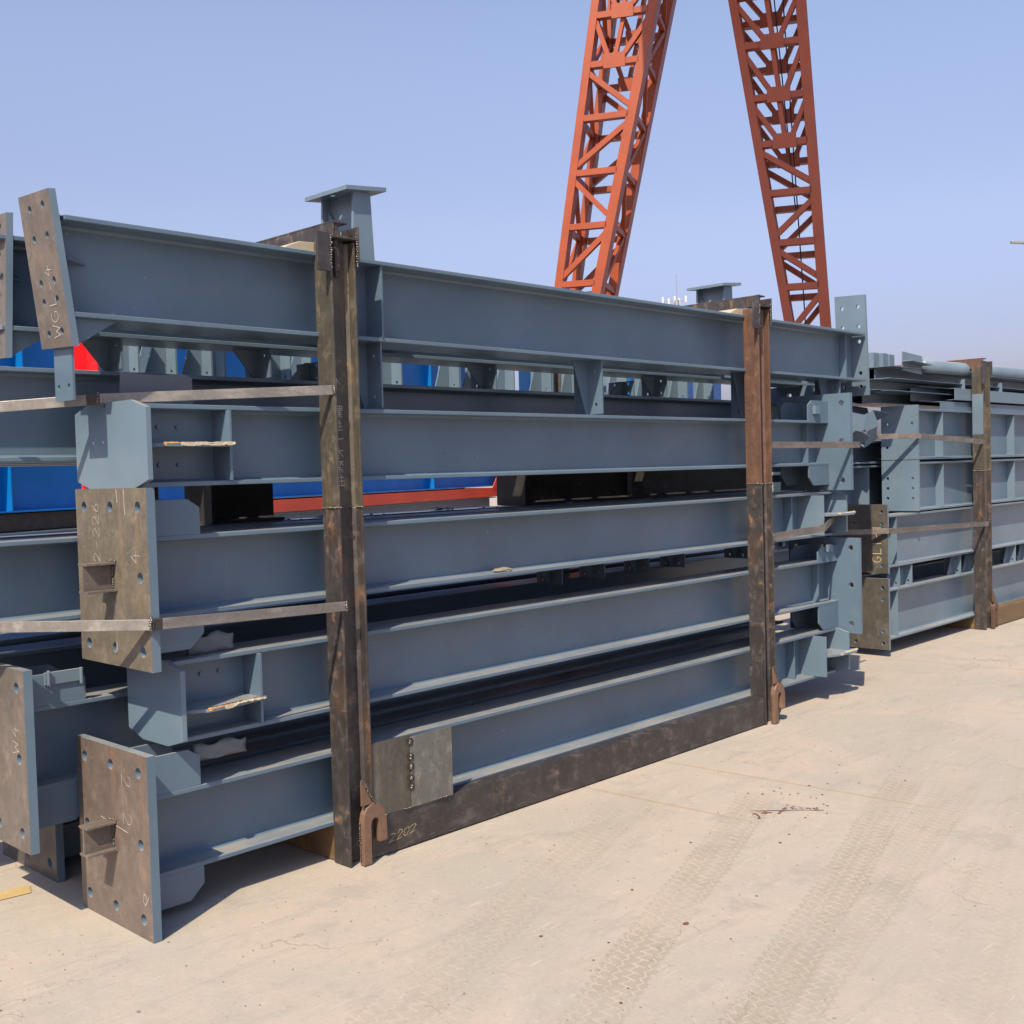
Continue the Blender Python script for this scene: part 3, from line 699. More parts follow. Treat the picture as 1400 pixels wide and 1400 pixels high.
# things piled on top of the right bundle
def steel_channel(name, label, x0, x1, y, z0, z1, d=.08, s=1, mat='grey2', th=.004, group=None, holes=False):
    def f(bm):
        channel_x(bm, x0, x1, y, z0, z1, d, th, s)
    o = solo(name, mat, label, 'channel', (x0, y, z0), f, .001, group=group)
    return o
GP = 'light purlins piled on the right bundle'
steel_channel('purlin', 'pale front purlin with two bolt holes lying on the right bundle', 9.50, 14.2, .425, 1.995, 2.095, .08, 1, 'grey2', .004, GP)
steel_channel('purlin', 'dark open purlin end lying left of the pale front purlin', 9.02, 14.2, .60, 1.98, 2.10, .09, -1, 'grey', .004, GP)
steel_channel('purlin', 'lower purlin under the pale front purlin on the right bundle', 9.25, 14.2, .445, 1.9062, 1.978, .09, 1, 'grey', .004, GP)
for i, (x0, y, z0) in enumerate(((8.45, .74, 1.955), (8.4, .90, 1.96), (8.35, 1.06, 1.965), (8.30, .66, 2.05), (8.35, .82, 2.055), (8.4, .98, 2.06), (8.42, .62, 2.142), (8.38, .80, 2.146), (8.45, .98, 2.15))):
    steel_channel('purlin', ('dark purlin in the middle of the pile on the right bundle, %s' % ('lowest front', 'lowest middle', 'lowest rear', 'second layer front', 'second layer middle', 'second layer rear', 'top layer front', 'top layer middle', 'top layer rear')[i]), x0, 14.2, y, z0, z0+.085, .12, -1, 'grey', .004, GP)
for i, x in enumerate((9.75, 10.6, 11.4)):
    solo('bracket_plate', 'grey2', ('upright tab plate between the purlin layers left of the far post', 'upright tab plate between the purlin layers right of the far post', 'tab plate between purlin layers at the right frame edge')[i], 'bracket', (x, .47, 2.0965), lambda bm: bbox(bm, x, x+.006, .44, .52, 2.0962, 2.18))
for z, y0, lb in ((2.042, .47, 'thin steel sheet between the purlin layers of the right bundle, lower one'), (2.136, .46, 'thin steel sheet between the purlin layers of the right bundle, upper one'), (2.2285, .45, 'thin steel sheet right under the pale pipe')):
    solo('steel_sheet', 'grey', lb, 'steel sheet', (8.4, y0, z), lambda bm: bbox(bm, 8.38, 14.1, y0, 1.25, z, z+.004), group='sheets layered in the purlin pile')
o = thing('steel_pipe', 'long pale pipe with a tee-shaped bracket end lying on top of the right bundle', 'pipe', (9.0, .50, 2.27))
part('pipe', 'grey2', o, lambda bm: tube(bm, (9.02, .50, 2.265), (14.2, .50, 2.315), .055, 24), 0, True)
part('end_bracket', 'grey2', o, lambda bm: bar(bm, (8.64, .49, 2.285), (9.0, .49, 2.265), .008, .15))
part('end_bracket', 'grey2', o, lambda bm: bar(bm, (8.62, .44, 2.282), (8.99, .44, 2.262), .088, .008))
for i, (x, y) in enumerate(((8.50, .66), (8.62, .64), (8.78, .66))):
    def f(bm):
        bbox(bm, x-.004, x+.004, y, y+.12, 2.235, 2.36); bbox(bm, x+.0042, x+.09, y, y+.006, 2.235, 2.36)
    solo('angle_bracket', 'grey2', ('leftmost upright angle bracket on top of the purlin pile', 'middle upright angle bracket on top of the purlin pile', 'right upright angle bracket beside the tee end of the pipe')[i], 'bracket', (x, y, 2.235), f, .001, group='angle brackets standing on the purlin pile')
# jumbled cleats between the two bundles
lbls = ('folded clip tipped on its side in the gap between the bundles, leftmost', 'two-hole clip leaning right in the gap between the bundles', 'dark angle clip lying open below the leaning clips', 'dark angle clip wedged under the jumbled clips, right side', 'dark flat angle lying behind the leaning clips')
for i, (x, y, z, rx, ry, rz, s) in enumerate(((8.06, .60, 1.80, .1, .25, -.9, .72), (8.30, .62, 1.81, .1, -.42, -.75, .72), (8.16, .64, 1.70, .9, .5, -.5, .8), (8.36, .66, 1.71, .6, -.5, -.4, .85), (8.55, .72, 1.90, 1.2, .1, -.3, 1.2))):
    o = solo('angle_clip', 'grey', lbls[i], 'clip', (0, 0, 0), lambda bm: (bbox(bm, -.08*s, .08*s, -.05*s, -.044*s, -.09*s, .09*s), bbox(bm, -.08*s, .08*s, -.0438*s, .07*s, -.09*s, -.084*s)), .001, group='angle clips jumbled between the bundles')
    o.location = (x, y, z); o.rotation_euler = (rx, ry, rz)

# ================================================================== BACKGROUND BUNDLES
ANG = math.atan2(10.94-7.76, 13.9-4.46)
o_loc = (1.6, 6.80, 0)
def bl(name, label, cat, group=None): return thing(name, label, cat, o_loc, ANG, group)
def lbeam(t, x0, x1, y, z0, z1, mat, hw=.13, st=()):
    part('web', mat, t, lambda bm: bbox(bm, x0, x1, y-.006, y+.006, z0+.016, z1-.016), local=True)
    part('flange', mat, t, lambda bm: bbox(bm, x0, x1, y-hw, y+hw, z1-.016, z1), .002, local=True)
    part('flange', mat, t, lambda bm: bbox(bm, x0, x1, y-hw, y+hw, z0, z0+.016), .002, local=True)
    for x in st: part('stiffener', mat, t, lambda bm: bbox(bm, x, x+.014, y-hw+.005, y-.0062, z0+.0165, z1-.0165), local=True)
LB = 14.3
for k, (z0, z1, w) in enumerate(((1.21, 2.05, 'lower'), (2.07, 3.65, 'upper'))):
    for r, (y, rw) in enumerate(((.16, 'front'), (.62, 'rear'))):
        t = bl('blue_beam', '%s blue plate girder in the %s row of the red-framed bundle behind' % (w, rw), 'beam', 'blue beams behind the near bundle')
        lbeam(t, -1.0+.2*k, LB+.9-.15*r, y, z0+.01, z1, 'blue', .13, (1.2, 3.2+.2*k, 6.4, 9.1, 11.8) if r == 0 else ())
for k, (z0, z1, w) in enumerate(((.9, 2.05, 'lower'), (2.07, 4.6, 'upper'))):
    t = bl('blue_beam', '%s blue plate girder beyond the end of the red frame, behind the near bundle' % w, 'beam', 'blue beams behind the near bundle')
    lbeam(t, LB+1.6, LB+17.5, .3, z0, z1, 'blue', .16, (LB+2.5, LB+5.4, LB+8.0, LB+10.6, LB+12.8))
for k in range(2):
    t = bl('timber_bearer', ('timber bearer under the far blue girders, nearer end', 'timber bearer under the far blue girders, farther end')[k], 'timber'); part('block', 'paper', t, lambda bm: bbox(bm, LB+3.0+8*k, LB+3.3+8*k, -.2, .8, .003, .899), .004, local=True)
for k, (z0, z1) in enumerate(((.02, .50), (.52, 1.02))):
    for r, y in enumerate((.2, .65)):
        t = bl('steel_beam', ('low grey beam under the red frame, %s layer, %s row' % (('bottom', 'upper')[k], ('front', 'back')[r])), 'beam', 'grey beams under the red frame')
        lbeam(t, -1.0, LB-.1, y, z0, z1, 'grey', .15)
t = bl('transport_frame', 'red painted steel frame with hook plates round the blue beams behind', 'steel frame')
for y, s in ((0.0, 1), (.84, -1)):
    part('base_rail', 'red', t, lambda bm: channel_x(bm, 6.36, LB-.075, y, 1.03, 1.195, .06, .008, s), .003, local=True)
for x, zt in ((LB, 3.7), (6.3, 1.95)):
    for y in (-.05, .79): part('post', 'red', t, lambda bm: (bbox(bm, x-.06, x-.05, y, y+.1, 1.03, zt), bbox(bm, x+.05, x+.06, y, y+.1, 1.03, zt), bbox(bm, x-.0498, x+.0498, y+.045, y+.055, 1.03, zt)), local=True)
part('gusset_plate', 'red', t, lambda bm: prism(bm, [(LB-.36, 1.196), (LB-.061, 1.196), (LB-.061, 1.5)], 'y', -.01, .004), local=True)
part('lashing_hook', 'red', t, lambda bm: prism(bm, [(LB+.061, 1.03), (LB+.061, 1.52), (LB+.24, 1.52), (LB+.32, 1.42), (LB+.32, 1.26), (LB+.19, 1.26), (LB+.19, 1.38), (LB+.15, 1.38), (LB+.15, 1.03)], 'y', -.06, -.03), local=True)
part('cross_channel', 'red', t, lambda bm: bbox(bm, LB-.04, LB+.04, .055, .785, 1.05, 1.19), local=True)
for y, lb in ((.1, 'added dark rail filling the gap under the lower blue girder, front side'), (.6, 'added dark rail filling the gap under the lower blue girder, rear side')):
    t = bl('filler_rail', lb, 'rail', 'dark filler rails under the blue girders')  # rails added as a dark fill for the open gap below the girder
    part('web', 'gap_shade', t, lambda bm: bbox(bm, -1.0, 6.2, y, y+.012, 1.034, 1.206), local=True)
    part('flange', 'gap_shade', t, lambda bm: bbox(bm, -1.0, 6.2, y+.0121, y+.09, 1.022, 1.0338), local=True)
# red bracket standing behind the near bundle
t = thing('red_bracket', 'bright red holed bracket glimpsed under the left end of the top rafter', 'bracket', (2.52, 1.85, 0))
part('plate', 'brightred', t, lambda bm: holed(bm, [(1.74, 1.9), (1.87, 1.9), (1.87, 2.26), (1.74, 2.26)], [(1.80, 2.16, .016)], .012, lambda u, v, w: (2.56+w, u, v)))
part('rib', 'brightred', t, lambda bm: prism(bm, [(2.49, 1.9), (2.5595, 1.9), (2.5595, 2.26), (2.50, 2.26)], 'y', 1.85, 1.862))
part('post', 'brightred', t, lambda bm: bbox(bm, 2.515, 2.53, 1.84, 1.86, 0.003, 1.8995))

# ================================================================== GANTRY CRANE
PHI = R(63)
nx, ny = math.sin(PHI), math.cos(PHI)
P0 = Vector((16.12, 9.99, 0))
lat = Vector((ny, -nx, 0)); nrm = Vector((nx, ny, 0))
K = thing('gantry_crane', 'tall red lattice gantry crane leg pair leaning together behind the bundles', 'crane', P0)
def cp(s, d, z): return P0 + lat*s + nrm*d + Vector((0, 0, z))
def leg(sl, sr, dep, zt, z_h, fan_from, flip):
    """sl, sr: (s at z=0, slope) of the outer edges of the front face"""
    L = lambda z: sl[0] + sl[1]*z
    Rr = lambda z: sr[0] + sr[1]*z
    cw = .145
    T = part('leg', 'crane', K, lambda bm: None)
    for d in (.075, dep-.075):
        for e, w in ((L, cw/2), (Rr, -cw*.6)):
            part('chord', 'crane', T, lambda bm: bar(bm, cp(e(.02)+w, d, .02), cp(e(zt)+w, d, zt), cw if w > 0 else cw*1.2, .30, nrm), .004)
    for d in (0, dep):
        def front(bm):
            for i, z in enumerate(z_h):
                bar(bm, cp(L(z)+cw, d, z), cp(Rr(z)-cw, d, z), .11, .15, nrm)
                if i+1 < len(z_h):
                    z2 = z_h[i+1]
                    if z < fan_from:
                        up = (i + flip) % 2 == 0
                        a, b = ((z+.14, z2-.14) if up else (z2-.14, z+.14))
                        bar(bm, cp(L(a)+cw*.8, d, a), cp(Rr(b)-cw*.8, d, b), .095, .12, nrm)
                    else:
                        c = (L(z)+Rr(z))/2; c2 = (L(z2)+Rr(z2))/2
                        bar(bm, cp(c, d, z+.09), cp(c2, d, z2-.09), .075, .10, nrm)
                        bar(bm, cp(c-.1, d, z+.05), cp(L(z2)+cw*.8, d, z2-.10), .085, .10, nrm)
                        bar(bm, cp(c+.1, d, z+.05), cp(Rr(z2)-cw*.8, d, z2-.10), .085, .10, nrm)
        part('bracing', 'crane', T, front)
        for z in z_h:
            if z >= fan_from:
                c = (L(z)+Rr(z))/2
                part('gusset_plate', 'crane', T, lambda bm: bar(bm, cp(c-.2, d-.092, z+.02), cp(c+.2, d-.092, z+.02), .26, .03, nrm))
    for e, w in ((L, .05), (Rr, -.06)):
        def side(bm):
            for i, z in enumerate(z_h):
                bar(bm, cp(e(z)+w, .23, z), cp(e(z)+w, dep-.23, z), .10, .085, lat)
                if i+1 < len(z_h):
                    z2 = z_h[i+1]
                    a, b = (z, z2) if i % 2 == 0 else (z2, z)
                    bar(bm, cp(e(a)+w, .22, a), cp(e(b)+w, dep-.22, b), .09, .075, lat)
        part('bracing', 'crane', T, side)
    return T
hzL = [.35 + i*1.0 for i in range(-0, 13)]
hzL = [.0+z for z in (.9, 1.9, 2.92, 3.93, 4.92, 5.96, 6.93, 7.91, 8.86, 9.73, 10.6, 11.5, 12.4)]
leg((-1.36, .163), (-.78, .230), 1.35, 13.0, hzL, 8.5, 0)
hzR = [z for z in (.9, 1.85, 2.75, 3.7, 4.58, 5.36, 6.23, 7.09, 7.9, 8.82, 9.7, 10.6, 11.5, 12.4)]
leg((4.17, -.150), (4.58, -.057), 1.35, 13.0, hzR, 6.9, 1)
def girder(bm):  # unseen girder, added and sized so its shadow falls on the right leg
    for s in (1.3, 4.2):
        for z in (13.3, 15.0):
            bar(bm, cp(s, -12, z), cp(s, 1.7, z), .35, .35)
        for i in range(12):
            d = -12 + i*1.14
            a, b = (13.4, 14.9) if i % 2 else (14.9, 13.4)
            bar(bm, cp(s, d, a), cp(s, d+1.14, b), .14, .14, lat)
    for i in range(7): bar(bm, cp(1.3, -12+i*2.25, 15.0), cp(4.2, -12+i*2.25, 15.0), .2, .2)
    bar(bm, cp(.6, .3, 13.1), cp(4.6, .3, 13.1), .5, .3); bar(bm, cp(.6, 1.1, 13.1), cp(4.6, 1.1, 13.1), .5, .3)
part('girder', 'crane', K, girder)
part('shade_deck', 'crane', K, lambda bm: bar(bm, cp(2.75, -12, 15.25), cp(2.75, 1.7, 15.25), 3.3, .06))  # unseen solid deck over the girder, added to shade the right leg
part('sill_beam', 'crane', K, lambda bm: bar(bm, cp(-1.8, .67, .28), cp(5.2, .67, .28), .4, .5))
for s in (-1.5, 4.9): part('wheel', 'burn', K, lambda bm: tube(bm, cp(s, .57, .22), cp(s, .77, .22), .2, 20))
for a_, b_ in ((cp(3.47, .5, 13), cp(4.02, .4, 2)), (cp(3.2, 1.2, 13), cp(3.75, 1.2, 6.2))): part('power_cable', 'cable', K, lambda bm: tube(bm, a_, b_, .012, 6))

# ================================================================== FAR THINGS
o = thing('telecom_mast', 'slim telecom mast with white antenna panels far off above the rafter', 'antenna mast', (124.6, 84.7, 0))
part('pole', 'galv', o, lambda bm: (tube(bm, (124.6, 84.7, 0), (124.6, 84.7, 23.6), .35, 10), tube(bm, (124.6, 84.7, 23.6), (124.6, 84.7, 27.1), .04, 6)))
def panel(dx, z):
    c = Vector((124.6, 84.7, 0)) + Vector((.72, -.69, 0))*dx
    part('antenna_panel', 'white', o, lambda bm: bar(bm, (c.x, c.y, z), (c.x, c.y, z+.85), .26, .2, (.69, .72, 0)))
for dx, z in ((-1.9, 23.2), (-1.1, 23.0), (-.3, 23.3), (.3, 23.0), (1.2, 23.3)): panel(dx, z)
part('crossarm', 'galv', o, lambda bm: bar(bm, (124.6-1.5, 84.7+1.45, 23.5), (124.6+1.0, 84.7-.95, 23.5), .12, .12))
o = thing('street_lamp', 'lamp head on a long arm reaching in at the right frame edge', 'street lamp', (64.2, 17.0, 0))
part('pole', 'galv', o, lambda bm: tube(bm, (64.2, 17.0, 0), (64.2, 17.0, 12.6), .12, 12))
part('arm', 'galv', o, lambda bm: bar(bm, (64.2, 17.0, 12.5), (62.7, 18.55, 12.88), .1, .1))
part('lamp_head', 'galv', o, lambda bm: bar(bm, (62.85, 18.35, 12.88), (62.3, 18.95, 12.93), .28, .12), .02)

# ================================================================== GROUND
def ground_material():
    n = NT('concrete_yard')
    x, y, z = n.sep()
    A, B_, C_ = (0.318, 0.283, 0.249), (0.288, 0.267, 0.237), (0.341, 0.290, 0.251)
    base = n.mix(n.step(n.noise(.55, 6, .65), .36, .62), A, B_)
    base = n.mix(n.m('MULTIPLY', n.step(n.noise(1.3, 8, .72, dist=.4), .44, .62), .8), base, C_)
    base = n.mix(n.m('MULTIPLY', n.step(n.noise(2.6, 10, .76, dist=.5), .52, .66), .60), base, (0.235, 0.222, 0.202))
    base = n.mix(n.m('MULTIPLY', n.step(n.noise(6.5, 10, .78, dist=.8), .52, .70), .50), base, (0.366, 0.330, 0.293))
    base = n.mix(n.m('MULTIPLY', n.step(n.noise(9.5, 10, .80, dist=1.4), .585, .66), .45), base, (0.201, 0.184, 0.164))
    base = n.mix(n.m('MULTIPLY', n.step(n.noise(75, 5, .75), .52, .72), .42), base, (0.196, 0.177, 0.155))
    base = n.mix(n.m('MULTIPLY', n.step(n.noise(28, 7, .78), .56, .68), .40), base, (0.398, 0.362, 0.325))
    # drag streaks and scrapes along the lane
    base = n.mix(n.m('MULTIPLY', n.step(n.noise(5, 7, .65, stretch=(.35, 2.6, 1)), .52, .68), .34), base, (0.228, 0.211, 0.188))
    base = n.mix(n.m('MULTIPLY', n.step(n.noise(16, 5, .6, stretch=(.25, 3.2, 1), dist=.3), .655, .68), .50), base, (0.408, 0.373, 0.336))
    base = n.mix(n.m('MULTIPLY', n.step(n.noise(21, 5, .6, stretch=(3.0, .5, 1), dist=.5), .675, .70), .45), base, (0.159, 0.142, 0.125))
    rough_h = n.noise(45, 8, .7)
    # tyre prints
    def track(px, py, dx, dy, w, u0, u1, amt, seed):
        L = math.hypot(dx, dy); dx, dy = dx/L, dy/L
        rx, ry = n.m('SUBTRACT', x, px), n.m('SUBTRACT', y, py)
        u = n.m('ADD', n.m('MULTIPLY', rx, dx), n.m('MULTIPLY', ry, dy))
        v0 = n.m('ADD', n.m('MULTIPLY', rx, dy), n.m('MULTIPLY', ry, -dx))     # to the right of travel
        wob = n.m('ADD', n.m('MULTIPLY', n.m('SUBTRACT', n.noise(.9, 2), .5), .05), n.m('MULTIPLY', n.m('SUBTRACT', n.noise(14, 4), .5), .022))
        v = n.m('ADD', v0, wob)
        u = n.m('ADD', u, n.m('MULTIPLY', n.m('SUBTRACT', n.noise(9 + seed, 4), .5), .03))
        t = n.m('DIVIDE', v, w)                                                # 0..1 across
        per = .046
        fu = n.m('FRACT', n.m('DIVIDE', u, per))
        sq = n.m('GREATER_THAN', fu, .5)
        tooth = n.m('MULTIPLY', sq, .055)
        inside = n.m('MULTIPLY', n.m('GREATER_THAN', t, n.m('SUBTRACT', .03, tooth)), n.m('LESS_THAN', t, n.m('ADD', .97, tooth)))
        ends = n.m('MULTIPLY', n.step(u, u0, u0+.25), n.m('SUBTRACT', 1., n.step(u, u1-.35, u1)))
        patch = n.m('ADD', .30, n.m('MULTIPLY', n.step(n.noise(2.0 + seed*.3, 6, .7), .34, .60), .70))
        mask = n.m('MULTIPLY', n.m('MULTIPLY', inside, ends), patch)
        # zigzag grooves running along, joined by slanted cross cuts
        c4 = n.m('MULTIPLY', t, 4.)
        zig = n.m('MULTIPLY', n.m('SUBTRACT', n.m('PINGPONG', n.m('DIVIDE', u, per/2), 1.), .5), .42)
        lon = n.m('LESS_THAN', n.m('ABSOLUTE', n.m('SUBTRACT', n.m('FRACT', n.m('ADD', c4, zig)), .5)), .075)
        cr = n.m('FRACT', n.m('ADD', n.m('DIVIDE', u, per), n.m('MULTIPLY', t, 1.3)))
        row = n.m('FRACT', n.m('MULTIPLY', c4, .5))
        cross = n.m('MULTIPLY', n.m('LESS_THAN', cr, .16), n.m('LESS_THAN', row, .55))
        groove = n.m('MAXIMUM', lon, cross)
        return mask, groove, amt
    col = base
    hs = rough_h
    for a in ((2.251, -1.433, .94, .341, .172, -1.6, 2.35, .62, 0), (2.536, -1.766, .962, .272, .170, -1.8, 2.75, .52, 1),
              (3.053, -1.70, .978, .205, .205, -1.9, 2.35, .38, 2), (1.875, -.994, .943, .332, .21, -1.5, 2.5, .30, 3),
              (3.30, -2.05, .965, .262, .21, -1.6, 3.2, .18, 4), (4.9, -1.05, .95, .31, .2, -.5, 3.5, .18, 5),
              (2.10, -1.08, .945, .325, .16, -.5, 2.6, .16, 6)):
        mk, gr, amt = track(*a)
        dark = n.m('MULTIPLY', n.m('MULTIPLY', mk, n.m('SUBTRACT', 1., gr)), amt)
        lite = n.m('MULTIPLY', n.m('MULTIPLY', mk, gr), amt*.5)
        col = n.mix(dark, col, (0.224, 0.198, 0.160))
        col = n.mix(lite, col, (0.389, 0.332, 0.260))
        hs = n.m('ADD', hs, n.m('MULTIPLY', dark, -.35))
    # hairline cracks
    wv = n.t.nodes.new('ShaderNodeVectorMath'); wv.operation = 'ADD'
    nz = n.t.nodes.new('ShaderNodeTexNoise'); nz.inputs['Scale'].default_value = 3.2; nz.inputs['Detail'].default_value = 6
    n.t.links.new(n.pos, nz.inputs['Vector'])
    sc = n.t.nodes.new('ShaderNodeVectorMath'); sc.operation = 'SCALE'; sc.inputs['Scale'].default_value = .5
    n.t.links.new(nz.outputs['Color'], sc.inputs[0]); n.t.links.new(n.pos, wv.inputs[0]); n.t.links.new(sc.outputs[0], wv.inputs[1])
    ce = n.voro(1.5, 'DISTANCE_TO_EDGE', wv.outputs[0]).outputs['Distance']
    crack = n.m('MULTIPLY', n.m('SUBTRACT', 1., n.step(ce, .002, .007)), n.step(n.noise(1.3, 4, .6), .54, .62))
    ce2 = n.voro(5.5, 'DISTANCE_TO_EDGE', wv.outputs[0]).outputs['Distance']
    crack2 = n.m('MULTIPLY', n.m('SUBTRACT', 1., n.step(ce2, .006, .022)), n.step(n.noise(2.1, 4, .6), .60, .66))
    col = n.mix(n.m('MULTIPLY', crack, .28), col, (0.129, 0.103, 0.076))
    col = n.mix(n.m('MULTIPLY', crack2, .32), col, (0.143, 0.111, 0.082))
    # dark droplets and specks, in clusters
    v1 = n.voro(24).outputs['Distance']
    sp = n.m('MULTIPLY', n.m('SUBTRACT', 1., n.step(v1, .05, .085)), n.step(n.noise(1.15, 3), .55, .63))
    col = n.mix(n.m('MULTIPLY', sp, .7), col, (0.072, 0.052, 0.041))
    v2 = n.voro(7).outputs['Distance']
    sp2 = n.m('MULTIPLY', n.m('SUBTRACT', 1., n.step(n.m('ADD', v2, n.m('MULTIPLY', n.noise(40, 3), .06)), .065, .085)), n.step(n.noise(.9, 2), .52, .57))
    col = n.mix(n.m('MULTIPLY', sp2, .55), col, (0.109, 0.103, 0.092))
    v3 = n.voro(70).outputs['Distance']
    sp3 = n.m('MULTIPLY', n.m('SUBTRACT', 1., n.step(v3, .07, .12)), n.step(n.noise(2.3, 4), .52, .66))
    col = n.mix(n.m('MULTIPLY', sp3, .6), col, (0.109, 0.075, 0.054))
    # straight joints across the lane, ochre stained
    for (x0, y0, x1, y1) in ((4.60, -.04, 4.68, -1.32), (4.0, -.088, 4.035, -.84), (8.1, -.2, 8.25, -1.6)):
        L = math.hypot(x1-x0, y1-y0); ux, uy = (x1-x0)/L, (y1-y0)/L
        rx, ry = n.m('SUBTRACT', x, x0), n.m('SUBTRACT', y, y0)
        q = n.m('ABSOLUTE', n.m('ADD', n.m('ADD', n.m('MULTIPLY', rx, uy), n.m('MULTIPLY', ry, -ux)), n.m('MULTIPLY', n.m('SUBTRACT', n.noise(4, 3), .5), .012)))
        along = n.m('ADD', n.m('MULTIPLY', rx, ux), n.m('MULTIPLY', ry, uy))
        wd = n.m('MULTIPLY', n.m('SUBTRACT', 1., n.step(q, .004, .016)), n.m('SUBTRACT', 1., n.step(along, L*.9, L*1.25)))
        col = n.mix(n.m('MULTIPLY', wd, .34), col, (0.258, 0.172, 0.080))
        ln = n.m('MULTIPLY', n.m('SUBTRACT', 1., n.step(q, .001, .003)), n.m('SUBTRACT', 1., n.step(along, L*.9, L*1.25)))
        col = n.mix(n.m('MULTIPLY', ln, .3), col, (0.129, 0.093, 0.058))
    h = n.m('SUBTRACT', n.m('MULTIPLY', hs, .8), n.m('MULTIPLY', crack, .9))
    n.bump(h, .42, .005)
    r = n.m('ADD', .70, n.m('MULTIPLY', n.noise(12, 5), .22))
    return n.fin(col, r, 0, .35)
M['ground'] = ground_material()
def gsheet(bm):
    xs = [-600, -40, -2, 3, 9, 20, 60, 600]; ys = [-600, -40, -4, -1, 2, 15, 60, 600]
    g = [[bm.verts.new((a, b, 0)) for b in ys] for a in xs]
    for i in range(len(xs)-1):
        for j in range(len(ys)-1): bm.faces.new((g[i][j], g[i+1][j], g[i+1][j+1], g[i][j+1]))
gnd = solo('ground', 'ground', None, None, (0, 0, 0), gsheet, kind='structure')
def ribbon(bm, pts, w, z=.002, ends=True):
    A = []
    for i, p in enumerate(pts):
        a = Vector(pts[max(0, i-1)]); b = Vector(pts[min(len(pts)-1, i+1)]); d = (b-a).normalized(); q = Vector((-d.y, d.x))
        ww = w*rnd.uniform(.6, 1.3)/2
        A.append((bm.verts.new((p[0]+q.x*ww, p[1]+q.y*ww, z)), bm.verts.new((p[0]-q.x*ww, p[1]-q.y*ww, z))))
    for (a, b), (c, d) in zip(A, A[1:]): bm.faces.new((a, c, d, b))
M['bluechalk'] = plain('blue_marker', (.10, .125, .19), .9, 0, .2, 120)
M['redspot'] = plain('red_primer_spots', (.15, .05, .035), .85, 0, .25, 60)
solo('floor_marking', 'yellow', None, None, (0, 0, 0), lambda bm: bm.faces.new([bm.verts.new(p) for p in ((.3, .84, .003), (1.69, .655, .003), (1.72, .735, .003), (.3, 1.02, .003))]), kind='structure')
solo('blue_line', 'bluechalk', None, None, (0, 0, 0), lambda bm: ribbon(bm, [(4.16+i*.0205, -.852-i*.0235+rnd.uniform(-.006, .006), ) for i in range(11)], .006, .0025), kind='structure')
def reds(bm):
    for k in range(120):
        st = ((4.17, -.905, .06, -.06), (4.20, -.96, .10, .02), (4.30, -.97, .07, -.09), (4.33, -.93, .02, -.12), (4.10, -.93, .05, .05))[k % 5]; q = rnd.random()
        c = Vector((st[0]+st[2]*q+rnd.gauss(0, .006), st[1]+st[3]*q+rnd.gauss(0, .006))) if k < 75 else Vector((rnd.gauss(4.45, .35), rnd.gauss(-.93, .12))) if k < 112 else Vector((rnd.uniform(2.2, 3.4), rnd.uniform(-1.6, -1.0)))
        r = rnd.uniform(.0022, .0065); n = 9
        bm.faces.new([bm.verts.new((c.x+r*rnd.uniform(.7, 1.3)*math.cos(2*math.pi*i/n), c.y+r*rnd.uniform(.7, 1.3)*math.sin(2*math.pi*i/n), .0016+k*.00001)) for i in range(n)])
    c = (2.99, -1.334)
    bm.faces.new([bm.verts.new((c[0]+.013*math.cos(i*.7), c[1]+.009*math.sin(i*.7), .0024)) for i in range(9)])
solo('paint_spots', 'redspot', None, None, (0, 0, 0), reds, kind='stuff')

M['grit'] = plain('grit', (.17, .145, .115), .9, 0, .4, 300)
def grit(bm):
    for k in range(900):
        x = rnd.uniform(1.0, 9.5); y = -rnd.random()**1.4*2.6 + (.1 if x < 1.7 else -.14)
        r = rnd.uniform(.0012, .0034) * (1.6 if rnd.random() < .05 else 1)
        m = bmesh.ops.create_icosphere(bm, subdivisions=1, radius=r)
        for v in m['verts']: v.co = Vector((v.co.x*rnd.uniform(.7, 1.5)+x, v.co.y*rnd.uniform(.7, 1.5)+y, v.co.z*.7+r*.4))
solo('grit', 'grit', None, None, (0, 0, 0), grit, kind='stuff')

# ================================================================== LIGHT, SKY, CAMERA
sun_dir = Vector((.76, .37, -1.0)).normalized()
l = bpy.data.lights.new('sun', 'SUN'); l.energy = 5.0; l.angle = R(.55); l.color = (1, .84, .61)
so = bpy.data.objects.new('sun', l); COL.objects.link(so); so.rotation_euler = sun_dir.to_track_quat('-Z', 'Y').to_euler(); so.location = (-8, -6, 12)
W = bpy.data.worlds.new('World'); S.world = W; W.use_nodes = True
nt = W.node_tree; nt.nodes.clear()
sk = nt.nodes.new('ShaderNodeTexSky'); sk.sky_type = 'NISHITA'; sk.sun_disc = False
sk.sun_elevation = math.asin(-sun_dir.z)
sk.sun_rotation = math.atan2(-sun_dir.x, -sun_dir.y)
sk.air_density = 1.0; sk.dust_density = 3.2; sk.ozone_density = 7.5; sk.altitude = 0
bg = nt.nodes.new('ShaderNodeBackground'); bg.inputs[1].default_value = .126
wo = nt.nodes.new('ShaderNodeOutputWorld')
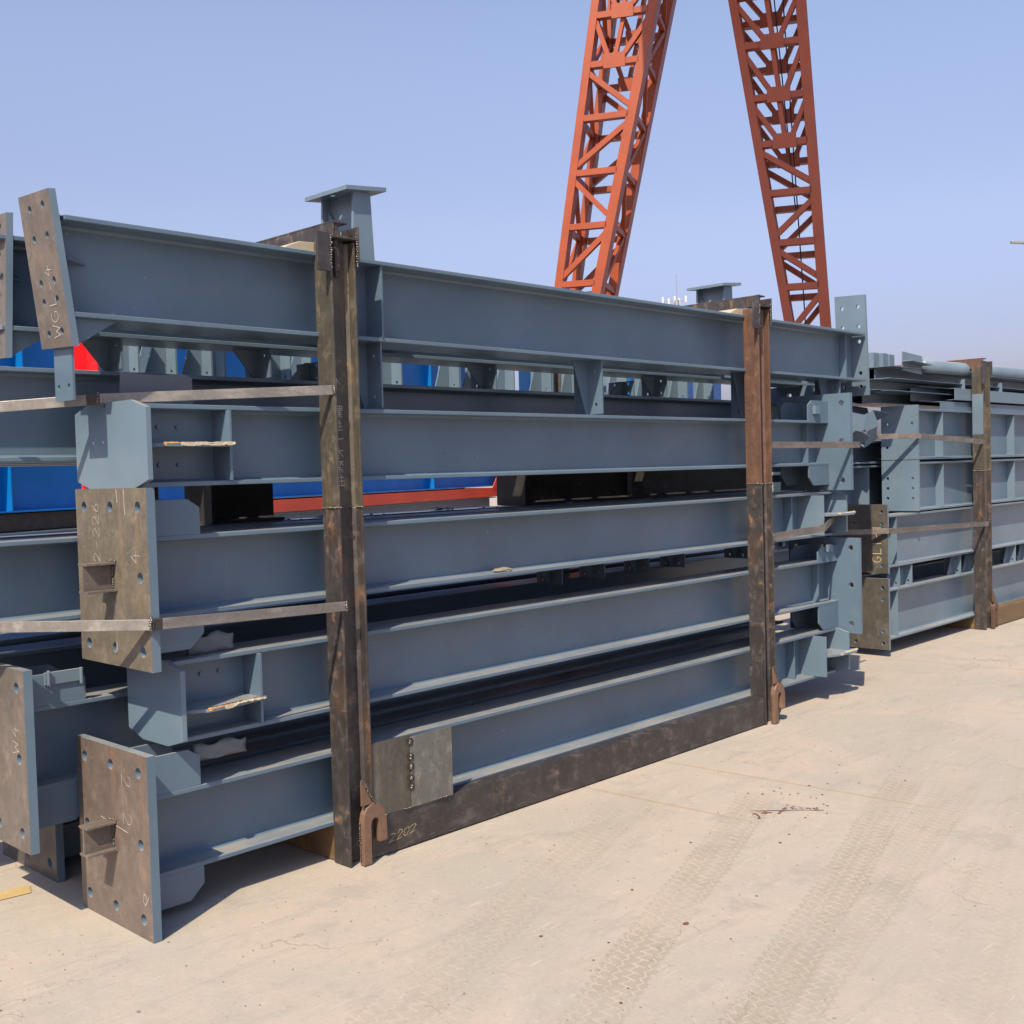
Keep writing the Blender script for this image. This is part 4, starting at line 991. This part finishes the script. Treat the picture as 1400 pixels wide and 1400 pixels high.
tn = nt.nodes.new('ShaderNodeMix'); tn.data_type = 'RGBA'; tn.blend_type = 'MULTIPLY'; tn.inputs[0].default_value = 1
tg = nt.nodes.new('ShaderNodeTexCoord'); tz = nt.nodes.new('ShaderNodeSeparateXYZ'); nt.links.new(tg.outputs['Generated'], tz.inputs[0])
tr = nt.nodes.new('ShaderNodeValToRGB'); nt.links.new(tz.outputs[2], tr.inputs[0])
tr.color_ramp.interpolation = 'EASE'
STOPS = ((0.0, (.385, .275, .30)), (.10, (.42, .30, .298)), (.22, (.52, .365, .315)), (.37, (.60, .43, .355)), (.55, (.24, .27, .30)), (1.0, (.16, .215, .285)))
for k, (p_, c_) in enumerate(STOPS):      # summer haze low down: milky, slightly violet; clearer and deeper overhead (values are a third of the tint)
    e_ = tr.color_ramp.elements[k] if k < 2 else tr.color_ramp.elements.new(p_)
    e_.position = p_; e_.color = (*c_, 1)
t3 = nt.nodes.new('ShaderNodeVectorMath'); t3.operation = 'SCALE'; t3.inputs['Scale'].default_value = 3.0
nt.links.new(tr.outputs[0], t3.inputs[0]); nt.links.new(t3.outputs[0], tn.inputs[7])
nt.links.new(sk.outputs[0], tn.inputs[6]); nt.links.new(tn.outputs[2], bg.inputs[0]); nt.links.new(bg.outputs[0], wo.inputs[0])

cam = bpy.data.cameras.new('camera'); co = bpy.data.objects.new('camera', cam); COL.objects.link(co)
r_ = Vector((0.6918232907, -0.7215289063, -0.0278670390)); u_ = Vector((0.0457824067, 0.0053163648, 0.9989372891)); b_ = Vector((-0.7206139783, -0.6923639027, 0.0367113148))
m = Matrix((r_, u_, b_)).transposed().to_4x4(); m.translation = Vector((0, -3.4687378777, 1.5)); co.matrix_world = m
cam.sensor_width = 36; cam.sensor_fit = 'HORIZONTAL'; cam.lens = 39.5532; cam.clip_start = .05; cam.clip_end = 2000
S.camera = co
S.render.resolution_x = S.render.resolution_y = 1024
vs = S.view_settings; vs.view_transform = 'Standard'; vs.look = 'None'; vs.exposure = .70; vs.gamma = 1; vs.use_curve_mapping = False
